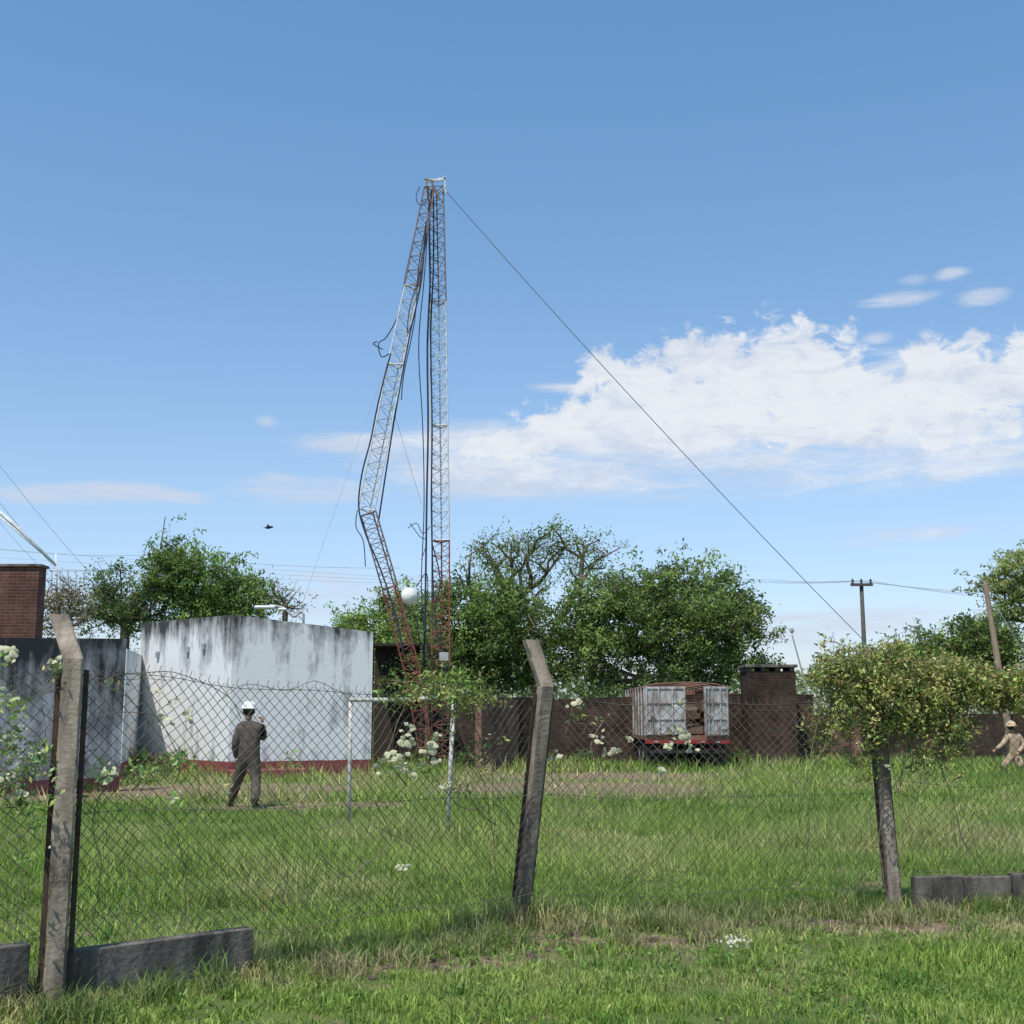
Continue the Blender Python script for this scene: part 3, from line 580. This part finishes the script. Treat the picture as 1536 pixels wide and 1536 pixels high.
e=MB(); e.tube([c-axd*.2,P(603,897,D-.8)],.03,8); e.tube([P(603,880,D-.8),P(606,915,D-.8)],.03,8); e.build("mount",[GREYM],parent=root,smooth=True)
STW=mat("steel_cable",(.20,.22,.26),(.14,.15,.18),5,.6)
def wire(name,pts,r,sag=0,m=STW):
    e=MB(); out=[]
    for i in range(len(pts)-1):
        a,b_=Vector(pts[i]),Vector(pts[i+1])
        for k in range(16): 
            f=k/16; q=a.lerp(b_,f); q.z-=sag*4*f*(1-f); out.append(q)
    out.append(Vector(pts[-1])); e.tube(out,r,4); return e.build(name,[m])
wire("guy_wire",[P(670,288,D),P(1292,957,40),P(1330,1000,40.4)],.0125,.22)
ROPE=mat("pale_rope",(.35,.36,.36),(.25,.25,.25),5,.8)
hand_w=P(393,1073,22.0)
wire("guy_wire",[P(582,540,D-.6),P(545,640,D-2),P(490,800,29),P(440,940,25.3),hand_w],.006,.05,ROPE)
wire("guy_wire",[P(592,620,D-.6),P(612,690,D-.7),P(632,755,D-.6)],.006,0,ROPE)
# ---------------- power pole & lines
PC=mat("pole_concrete",(.09,.085,.08),(.06,.055,.05),5,.9); root=empty("utility_pole"); e=MB(); Dp=62
tp=P(1292,876,Dp); e.tube([Vector((tp.x,Dp,-.2)),tp],[.15,.10],10); e.build("pole",[PC],parent=root,smooth=True)
e=MB(); e.beam(P(1276,877,Dp-.15),P(1309,877,Dp-.15),.12,.14)
for x in (1279,1292,1306): e.lathe(P(x,875,Dp-.15),(0,0,1),[(0,.03),(.04,.07),(.1,.05),(.16,.07),(.22,.03),(.24,.001)],8)
e.build("crossarm",[PC],parent=root)
PWR=mat("power_line",(.3,.32,.34),(.25,.26,.28),5,.6)
for k,(x,) in enumerate([(1279,),(1292,),(1306,)]):
    wire("power_line",[P(x,871,Dp),P(1150-10*k,869+k*2,75),P(560,864+5*k,90),P(-100,815+14*k,95)],.010,.1,PWR)
    wire("power_line",[P(x,871,Dp),P(1560,890+6*k,66)],.010,.15,PWR)
wire("power_line",[P(-30,820,60),P(230,832,62),P(600,852,70)],.010,.2,PWR); wire("power_line",[P(-30,660,45),P(135,860,48)],.008,.1,PWR); wire("power_line",[P(-30,715,45),P(90,860,48)],.008,.1,PWR); wire("power_line",[P(-30,745,45),P(60,850,48)],.007,.1,PWR)
root=empty("crane_boom"); e=MB(); Db=44; e.tube([P(-60,718,Db),P(20,786,Db),P(84,848,Db)],[.10,.08,.045],8); e.tube([P(0,775,Db-.2),P(60,827,Db-.2)],.03,6); e.tube([P(84,830,Db),P(86,900,Db)],.03,6); e.build("boom",[TW],parent=root,smooth=True)
e=MB()
for x in range(66,136,12): e.tube([P(x,856,Db),P(x,880,Db)],.015,4)
e.tube([P(64,856,Db),P(134,856,Db)],.015,4);e.tube([P(64,868,Db),P(134,868,Db)],.015,4); e.build("platform",[GREYM],parent=root)
root=empty("street_lamp"); e=MB(); Dl=44; e.tube(smoothp([Vector((P(455,0,Dl).x,Dl,0)),P(455,935,Dl),P(440,925,Dl),P(425,912,Dl),P(405,908,Dl)]),.045,8); e.build("pole",[GREYM],parent=root,smooth=True)
e=MB(); e.box(P(398,911,Dl),(.75,.3,.12)); e.box(P(424,914,Dl),(.3,.2,.1)); e.build("lamp_head",[DW],parent=root,bevel=.05)
e=MB(); e.tube([Vector((P(248,0,55).x,55,0)),P(248,775,55)],[.05,.02],5); e.build("antenna_mast",[PC]); 
e=MB(); e.tube([Vector((P(1188,0,70).x,70,0)),P(1188,952,70)],[.07,.04],6); e.lathe(P(1188,950,70),(0,0,1),[(0,.05),(.1,.12),(.25,.12),(.3,.02)],8); e.build("street_lamp",[GREYM])
e=MB(); Df=80; e.tube([Vector((P(1374,0,Df).x,Df,0)),P(1374,940,Df)],.12,6)
for y in(940,947): 
    e.beam(P(1366,y,Df),P(1382,y,Df),.1,.1)
    for x in(1367,1372,1377,1382): e.box(P(x,y,Df-.2),(.14,.12,.14))
e.build("floodlight_mast",[GREYM])
WD=mat("weathered_wood",(.34,.26,.19),(.20,.15,.11),8,.9,.4,stretch=(4,4,.5)); DWD=mat("dark_timber",(.14,.09,.06),(.07,.05,.035),8,.9); e=MB(); q=P(1512,1090,38); e.tube([Vector((P(1520,1150,38.2).x,38.2,-.2)),q,P(1478,876,38)],[.12,.11,.08],8)
e.tube([P(1478,880,38),P(1474,872,38),P(1481,871,38)],.03,5); e.build("leaning_wooden_pole",[WD])
wire("power_line",[P(1480,885,38),P(1560,1020,34)],.008,0,STW)
root=empty("shed"); e=MB(); x0=P(556,1000,39).x; x1=P(640,1000,39).x; zz=P(560,968,39).z
e.box(((x0+x1)/2,39.2,zz),(x1-x0,1.6,.08)); 
for X in (x0+.1,x1-.1):
    for Y in (38.5,39.8): e.tube([(X,Y,0),(X,Y,zz)],.06,6)
e.box(((x0+x1)/2,39.75,zz/2),(x1-x0-.2,.06,zz-.1)); e.build("frame_and_roof",[mat("blackened_timber",(.05,.035,.025),(.025,.02,.015),8,.9)],parent=root)
e=MB(); c=P(403,791,50); e.lathe(c,(1,0,.1),[(-.18,.002),(-.1,.05),(0,.07),(.1,.05),(.17,.03),(.2,.002)],8)
e.add([c+Vector((-.06,0,.03)),c+Vector((.06,0,.03)),c+Vector((.0,-.35,.1)),c+Vector((-.06,0,.03)),c+Vector((.06,0,.03)),c+Vector((-.02,.35,.1))],[(0,1,2),(3,5,4)]); e.add([c+Vector((-.15,0,0)),c+Vector((-.28,-.05,0)),c+Vector((-.28,.05,0))],[(0,1,2)]); e.build("bird",[CB])
# ---------------- truck
AL=mat("aluminium_panel",(.40,.40,.40),(.19,.15,.13),4,.55,.1,stretch=(1,1,.4),detail=9,lo=.40,hi=.56); SL=mat("truck_slats",(.24,.12,.08),(.12,.075,.055),5,.8); BK=mat("black_chassis",(.03,.03,.03),(.015,.015,.015),4,.7); RD=mat("red_reflector",(.35,.03,.03),(.2,.02,.02),6,.4); CABM=mat("cab_paint",(.45,.43,.4),(.3,.28,.26),3,.4)
root=empty("cargo_truck"); Dt=36.5; X0=P(968,1100,Dt).x; X1=X0+2.42; Zf=1.0; Zt=P(1000,1029,Dt).z; Ly=6.0
e=MB(); e.box(((X0+X1)/2,Dt+Ly/2,Zf-.06),(2.42,Ly,.12)); e.box(((X0+X1)/2,Dt+Ly,(Zf+Zt)/2),(2.42,.06,Zt-Zf)); e.build("floor_and_front",[SL],parent=root)
e=MB()
for X in (X0+.03,X1-.03):
    for k in range(6): e.box((X,Dt+Ly/2,Zf+.14+k*.235),(.04,Ly-.1,.19),None,1)
    for k in range(8): e.box((X+(-.035 if X<X0+1 else .035),Dt+.05+(Ly-.15)*k/7,(Zf+Zt)/2),(.06,.08,Zt-Zf),None,0)
    e.box((X,Dt+Ly/2,Zt-.01),(.09,Ly,.07),None,1)
for k in range(5):
    y=Dt+.2+k*(Ly-.4)/4; e.tube([((X0+.05),y,Zt),((X0+.4),y,Zt+.07),((X0+X1)/2,y,Zt+.11),((X1-.4),y,Zt+.07),(X1-.05,y,Zt)],.025,6,1)
e.build("side_walls",[AL,SL],parent=root)
def door(cx,wd,R,name):
    e=MB(); H=Zt-Zf-.04
    e.box((0,0,0),(wd,.03,H))
    for z in (-H/2+.04,-H/6,H/6,H/2-.04): e.box((0,-.03,z),(wd-.004,.035,.05))
    for x in (-wd/2+.035,-wd/6,wd/6,wd/2-.035): e.box((x,-.034,0),(.045,.042,H-.002))
    for x in(-wd/3,): e.tube([(x,-.08,-H/2),(x,-.08,H/2)],.014,6); 
    e.box((-wd/3,-.09,-.1),(.16,.04,.08)); e.box((wd/3,-.05,-H/3),(.2,.02,.12))
    o=e.build(name,[AL],parent=root,bevel=.004); o.location=cx; o.rotation_euler=(0,0,R); return o
zc=(Zf+Zt)/2
door((X0+.6,Dt-.03,zc),1.18,0,"rear_door_left"); door((X1-.36,Dt-.12,zc+.0),.74,.22,"rear_door_right")
e=MB()
for k in range(22):
    R=Matrix.Rotation(random.uniform(-.5,.5),3,'Z')@Matrix.Rotation(random.uniform(-.3,.3),3,'X'); e.box((random.uniform(X0+.4,X1-.4),Dt+random.uniform(.8,4),Zf+random.uniform(.15,.9)),(random.uniform(.2,.7),random.uniform(.3,1),random.uniform(.1,.4)),R)
e.build("cargo",[DWD],parent=root,bevel=.01)
e=MB(); e.box(((X0+X1)/2,Dt-.02,Zf-.17),(2.44,.08,.1),None,1)
for k in range(5): e.box((X0+.3+k*.45,Dt-.065,Zf-.17),(.12,.012,.05),None,2)
for X in(X0+.45,X1-.45): e.box((X,Dt+.06,Zf-.42),(.35,.05,.1),None,1)
e.build("reflective_strip",[RD,RD,AL],parent=root)
e=MB(); 
for X in(X0+.8,X1-.8): e.box((X,Dt+4,Zf-.24),(.1,8,.22))
e.box(((X0+X1)/2,Dt+.05,.55),(2.2,.08,.1)); 
for X in(X0+.35,X1-.35): e.box((X,Dt+.45,.5),(.6,.02,.5))
for y in(1.3,2.5,7.2): e.tube([(X0+.3,Dt+y,.5),(X1-.3,Dt+y,.5)],.08,8)
e.build("chassis",[BK],parent=root)
e=MB()
for y in(1.3,2.5,7.2):
    for X in ((X0+.18,X0+.48,X1-.48,X1-.18) if y<5 else (X0+.25,X1-.25)):
        e.lathe((X-.13,Dt+y,.5),(1,0,0),[(0,.25),(0,.42),(.03,.49),(.13,.505),(.23,.49),(.26,.42),(.26,.25)],24,0); e.lathe((X-.1,Dt+y,.5),(1,0,0),[(0,.25),(.05,.12),(.2,.12),(.2,.25)],16,1)
e.build("wheels",[BK,GREYM],parent=root,smooth=True)
e=MB(); xc=(X0+X1)/2; yc=Dt+Ly+.2; e.add([(xc-1.15,yc,.7),(xc+1.15,yc,.7),(xc+1.15,yc+2,.7),(xc-1.15,yc+2,.7),(xc-1.1,yc,2.45),(xc+1.1,yc,2.45),(xc+1.1,yc+1.6,2.4),(xc-1.1,yc+1.6,2.4),(xc-1.13,yc+2,1.5),(xc+1.13,yc+2,1.5)],[(0,1,5,4),(1,2,9,6,5),(0,4,7,8,3),(3,8,9,2),(8,7,6,9),(4,5,6,7)],0); e.build("cab",[CABM],parent=root,bevel=.03)
# ---------------- trees
def tree(name,bx,D,crown,ncl,lpc,crad,ls,pal,trunk_r=.2,top=None,asp=.45,flat=.8,shell=.45,droop=0.2,bright=(.5,1.4)):
    R=random.Random(int(bx)*7+ncl); root=empty(name); base=Vector((P(bx,1100,D).x,D,-.1))
    cl=[]; areas=[c[2]*c[3] for c in crown]
    while len(cl)<ncl:
        c=R.choices(crown,areas)[0]; k=D/F; ctr=P(c[0],c[1],D); rx,rz=c[2]*k,c[3]*k; ry=min(rx,max(rz,1.2))
        v=Vector((R.gauss(0,1),R.gauss(0,1),R.gauss(0,1))).normalized()*(R.random()**shell)
        p=ctr+Vector((v.x*rx,v.y*ry,v.z*rz))
        if p.z>.3: cl.append(p)
    zs=[c.z for c in cl]; zmin,zmax=min(zs),max(zs); cen=sum(cl,Vector())/len(cl)
    fork=base.lerp(Vector((cen.x,cen.y,0)),.3); fork.z=top or max(.8,zmin+.15*(zmax-zmin))
    mid=base.lerp(fork,.5)+Vector((R.gauss(0,.15),R.gauss(0,.1),0))
    nd=[(base,-1,0.),(mid,0,0.),(fork,1,0.)]; att=[]
    for c in sorted(cl,key=lambda q:(q-fork).length):
        bi,bs=2,1e9
        for i,(p,par,pl) in enumerate(nd):
            if i<2: continue
            s=(p-c).length+.45*pl+(.6 if c.z<p.z-.2 else 0)
            if s<bs: bi,bs=i,s
        p=nd[bi][0]; d=(c-p).length; n=max(1,int(d/.7)); prev=bi
        for k in range(1,n+1):
            f=k/n; q=p.lerp(c,f)+(Vector((R.gauss(0,.09),R.gauss(0,.09),R.gauss(.03,.07))) if k<n else Vector())
            nd.append((q,prev,nd[prev][2]+d/n)); prev=len(nd)-1
        att.append(prev)
    cnt=[0]*len(nd)
    for a in att:
        while a>=0: cnt[a]+=1; a=nd[a][1]
    e=MB(); rad=[max(.012,trunk_r*(c/ncl)**.5) for c in cnt]
    rad[0]=trunk_r*1.25
    for i,(p,par,pl) in enumerate(nd):
        if par>=0: e.tube([nd[par][0],p],[min(rad[par],rad[i]*1.5),rad[i]],6 if rad[i]>.05 else 4)
    for a in att:
        c=nd[a][0]
        for q in range(3): e.tube([c,c+Vector((R.gauss(0,crad*.8),R.gauss(0,crad*.8),R.gauss(.1,crad*.6)))],[.012,.005],3)
    e.build("trunk_and_limbs",[BARK],parent=root)
    cl=np.array([tuple(c) for c in cl]); n=len(cl)*lpc; idx=np.repeat(np.arange(len(cl)),lpc)
    cr=crad*rng.uniform(.55,1.4,len(cl)); ns=12
    sub=cl[:,None,:]+rng.normal(size=(len(cl),ns,3))*cr[:,None,None]*np.array([.8,.8,.8*flat]); si=rng.integers(0,ns,n)
    C=sub[idx,si]+rng.normal(size=(n,3))*(crad*.27)*np.array([1,1,flat])
    tone=rng.random(len(cl))[idx]; sb=rng.uniform(.75,1.2,(len(cl),ns))[idx,si]; br=rng.uniform(*bright,len(cl))[idx]*sb; tone=np.clip(tone+rng.normal(0,.2,n),0,1)[:,None]
    col=(np.array(pal[0])*(1-tone)+np.array(pal[1])*tone)*(br*rng.uniform(.75,1.25,n))[:,None]
    V,T=leafgeo(C,rng.uniform(.6,1.3,n)*ls,asp,droop); tri_mesh("foliage",V,T,np.repeat(col,4,0),LEAF,root)
    return root
GR=((.09,.16,.035),(.20,.28,.075)); LG=((.17,.28,.05),(.28,.38,.09)); DG=((.07,.12,.035),(.14,.20,.06)); YG=((.22,.29,.08),(.36,.40,.13)); MG=((.11,.18,.045),(.22,.30,.08))
tree("tree",815,47,[(765,860,80,55),(850,845,72,42),(815,822,110,36),(735,850,50,50),(770,960,80,60),(895,820,38,26)],135,62,.40,.06,GR,.28,top=2.6,shell=.35)
tree("tree",730,44,[(700,905,75,60),(750,940,90,65),(690,970,90,75),(800,965,80,70),(640,980,60,60),(740,1010,130,35)],175,215,.46,.075,GR,.24)
tree("tree",1000,44,[(1000,925,135,86),(1060,900,85,58),(925,925,75,68),(1115,955,52,62),(1000,1000,160,45),(880,965,60,75)],250,215,.45,.074,MG,.26,shell=.4)
tree("tree",590,46,[(585,945,60,50),(545,950,50,35),(610,910,40,30),(590,1010,60,50),(525,940,30,20)],90,190,.4,.068,LG,.15)
tree("tree",640,38.5,[(640,970,28,32),(620,1010,40,40)],20,130,.3,.05,MG,.08)
tree("tree",300,50,[(290,870,72,50),(340,900,55,40),(250,850,38,35),(310,920,90,35),(370,890,25,22)],125,175,.45,.08,((.11,.20,.045),(.23,.33,.08)),.2)
tree("tree",180,50,[(180,885,45,38),(210,920,50,30),(150,920,35,30),(230,880,25,25)],85,130,.4,.065,DG,.2)
tree("tree",430,52,[(420,900,38,25),(445,905,18,18),(400,885,20,15)],40,30,.35,.055,DG,.12)
tree("dry_tree",95,40,[(95,905,32,45),(120,920,25,30),(80,930,25,30)],80,40,.3,.05,((.2,.18,.10),(.33,.3,.17)),.12)
tree("tree",1435,58,[(1430,975,60,35),(1480,960,55,35),(1390,990,50,28),(1510,985,60,40),(1450,1010,90,25)],120,180,.5,.09,MG,.25)
tree("tree",1600,50,[(1540,860,62,42),(1580,850,60,50),(1500,885,42,25),(1545,920,60,38),(1620,900,70,60)],105,210,.45,.07,YG,.25,flat=.5)
tree("tree",1350,75,[(1350,985,30,22),(1310,990,25,15),(1330,1000,50,15)],40,110,.5,.1,YG,.15)
def shrub(name,px,py,rx,ry,n,pal,ls=.035):
    c=G(px,py); tree(name,px,c.y,[(px,py-ry*.8,rx,ry)],n,55,.15,ls,pal,.02,top=.15)
shrub("shrub",255,1172,40,26,16,LG); shrub("shrub",195,1165,25,24,10,LG); shrub("shrub",215,1185,25,14,8,YG)
for px in (870,700,610,1110): shrub("shrub",px,1152,26,10,8,GR,.05)
n=36000; a=rng.uniform(-.8,.8,n); Dd=rng.uniform(88,120,n); x=a*Dd; top=2.6+3.2*vnoise(x+300,Dd*0+5,7,31)+1.8*vnoise(x+300,x*0+9,2.2,32); z=rng.random(n)**.7*top
tone=vnoise(x+90,z+50,2,33)[:,None]; col=(np.array([.11,.16,.07])*(1-tone)+np.array([.22,.28,.13])*tone)*rng.uniform(.7,1.3,n)[:,None]
V,T=leafgeo(np.stack([x,Dd,z],1),rng.uniform(.15,.38,n),.5); tri_mesh("distant_trees",V,T,np.repeat(col,4,0),LEAF)
# ---------------- people
SKIN=mat("skin",(.36,.21,.14),(.30,.17,.11),10,.6); COV=mat("khaki_coverall",(.10,.085,.068),(.06,.05,.042),7,.9,.5,18); TAN=mat("tan_workwear",(.42,.31,.20),(.30,.22,.15),7,.9,.4,18); BOOT=mat("boot_leather",(.05,.04,.03),(.03,.025,.02),9,.6); HELM=mat("helmet_white",(.82,.82,.8),(.76,.76,.75),3,.35); HELY=mat("helmet_tan",(.6,.45,.28),(.5,.37,.22),3,.4); HAIR=mat("dark_hair",(.02,.015,.01),(.012,.01,.008),20,.7)
def skin(name,V,E,R,m,parent,root=0,sub=2):
    me=bpy.data.meshes.new(name); me.from_pydata([tuple(v) for v in V],E,[]); o=bpy.data.objects.new(name,me); scene.collection.objects.link(o); me.materials.append(m)
    s_=o.modifiers.new("skin",'SKIN'); s_.use_smooth_shade=True
    sv=me.skin_vertices[0].data if me.skin_vertices else None
    if sv is None: return o
    for i,r in enumerate(R): sv[i].radius=r if hasattr(r,'__len__') else (r,r); sv[i].use_root=(i==root)
    s2=o.modifiers.new("sub",'SUBSURF'); s2.levels=sub; s2.render_levels=sub; o.parent=parent; return o
def hand(parent,w_,d,nrm,side,curl):
    d=d.normalized(); nrm=(nrm-d*nrm.dot(d)).normalized(); u=d.cross(nrm)*side
    V=[w_-d*.02,w_+d*.03,w_+d*.075]; E=[(0,1),(1,2)]; R=[.026,(.036,.022),(.036,.02)]
    for i,(o_,ln) in enumerate([(-.03,.07),(-.01,.08),(.01,.075),(.03,.06)]):
        b0=w_+d*.08+u*o_; p=b0; dd=d.copy(); k=len(V); V.append(b0); E.append((2,k)); R.append(.011)
        for j in range(3):
            dd=(dd*math.cos(curl)+nrm*math.sin(curl)).normalized(); p=p+dd*ln/3; V.append(p.copy()); R.append(.0095-.001*j); E.append((k+j,k+j+1))
    k=len(V); V.append(w_+d*.03-u*.035+nrm*.01); R.append(.013); E.append((1,k)); V.append(w_+d*.055-u*.05+nrm*.025); R.append(.011); E.append((k,k+1)); V.append(w_+d*.08-u*.045+nrm*.035); R.append(.009); E.append((k+1,k+2))
    return skin("hand",V,E,R,SKIN,parent,0,1)
def figure(name,J,cloth,helm,sc=1.0,front=Vector((0,1,0)),brim=True):
    root=empty(name); up=Vector((0,0,1))
    order=['pelvis','waist','chest','neckb','lsh','lel','lwr','rsh','rel','rwr','lhip','lkn','lan','rhip','rkn','ran']
    V=[J[k] for k in order]; ix={k:i for i,k in enumerate(order)}
    E=[(ix[a],ix[b_]) for a,b_ in [('pelvis','waist'),('waist','chest'),('chest','neckb'),('chest','lsh'),('lsh','lel'),('lel','lwr'),('chest','rsh'),('rsh','rel'),('rel','rwr'),('pelvis','lhip'),('lhip','lkn'),('lkn','lan'),('pelvis','rhip'),('rhip','rkn'),('rkn','ran')]]
    rr={'pelvis':.17,'waist':.165,'chest':.185,'neckb':.07,'lsh':.092,'lel':.068,'lwr':.05,'rsh':.092,'rel':.068,'rwr':.05,'lhip':.125,'lkn':.094,'lan':.08,'rhip':.125,'rkn':.094,'ran':.08}
    skin("coverall",V,E,[rr[k]*sc for k in order],cloth,root,0)
    h=J['head']; f=front.normalized(); r_=f.cross(up).normalized()
    skin("head",[J['neckb']-up*.02,h-up*.09,h,h+up*.06,h-up*.06+f*.045,h-up*.0+f*.085],[(0,1),(1,2),(2,3),(1,4),(2,5)],[.058*sc,.062*sc,.088*sc,.078*sc,.05*sc,.022*sc],SKIN,root,2)
    e=MB()
    for s_ in(-1,1):
        e.lathe(h+r_*s_*.088*sc-up*.01,r_*s_,[(-.01,.012),(0,.03),(.012,.032),(.02,.02),(.022,.002)],10,0)
        e.lathe(h+f*.082+r_*s_*.032+up*.01,f,[(-.01,.012),(0,.011),(.006,.006),(.008,.001)],8,1)
    e.tube([h+f*.088-up*.05-r_*.02,h+f*.094-up*.052,h+f*.088-up*.05+r_*.02],.006,5,1); e.build("ears_and_face",[SKIN,HAIR],parent=root,smooth=True)
    e=MB(); e.lathe(h-f*.012-up*.03,up,[(-.035,.07),(-.02,.09),(.03,.1),(.06,.1)],16); e.build("hair",[HAIR],parent=root,smooth=True)
    tilt=(up+f*.08).normalized(); e=MB(); e.lathe(h+up*.035,tilt,[(-.004,.118),(0,.145),(.012,.147),(.014,.125),(.05,.123),(.09,.108),(.12,.078),(.138,.04),(.143,.001)],28)
    if brim: e.lathe(h+up*.035+f*.07,tilt,[(0,.09),(.006,.11),(.012,.09)],20)
    e.tube([h+up*.035+tilt*.05-f*.128,h+up*.035+tilt*.125-f*.06,h+up*.035+tilt*.15,h+up*.035+tilt*.12+f*.07],.012,6); e.build("hard_hat",[helm],parent=root,smooth=True)
    for s_,a,k in(('l','lan','lkn'),('r','ran','rkn')):
        q=J[a]; ff=J.get('foot'+s_,f); g0=Vector((q.x,q.y,.045)); skin("boot",[q,g0-ff*.04+up*.01,g0+ff*.09,g0+ff*.19-up*.008],[(0,1),(1,2),(2,3)],[.062,.058,.05,.042],BOOT,root,1,2)
    for s_,sd in(('l',1),('r',-1)):
        wv=J[s_+'wr']; dd=(wv-J[s_+'el']).normalized(); hand(root,wv+dd*.04,dd,J.get('hn'+s_,f),sd,J.get('curl'+s_,.45))
    return root
B=21.8
J=dict(pelvis=P(374,1134,B),waist=P(374,1117,B),chest=P(374,1098,B),neckb=P(374,1080,B),head=P(373.5,1067,B+.04),
 lsh=P(359,1092,B),lel=P(352,1116,B-.1),lwr=P(355,1138,B+.05),rsh=P(389,1092,B),rel=P(396,1109,B+.12),rwr=P(394,1086,B+.28),
 lhip=P(366,1142,B),lkn=P(357,1170,B+.12),lan=P(347,1196,B+.3),rhip=P(381,1143,B),rkn=P(384,1172,B-.05),ran=P(382,1203,B-.35))
J['lan'].z=.12; J['ran'].z=.12; J['footl']=Vector((-.5,.86,0)); J['footr']=Vector((.25,.97,0)); J['hnr']=Vector((-1,0,0)); J['curlr']=.9
figure("construction_worker",J,COV,HELM)
B=34.0
J=dict(pelvis=P(1521,1131,B),waist=P(1520,1120,B),chest=P(1520,1108,B),neckb=P(1519,1099,B),head=P(1517,1091,B-.05),
 lsh=P(1529,1105,B+.1),lel=P(1536,1118,B),lwr=P(1528,1128,B-.2),rsh=P(1511,1106,B-.1),rel=P(1503,1117,B-.25),rwr=P(1494,1124,B-.35),
 lhip=P(1526,1135,B),lkn=P(1531,1148,B-.25),lan=P(1529,1156,B),rhip=P(1516,1135,B),rkn=P(1506,1147,B-.2),ran=P(1504,1156,B))
J['lan'].z=.12; J['ran'].z=.12
figure("construction_worker",J,TAN,HELY,front=Vector((-.7,-.7,0)))
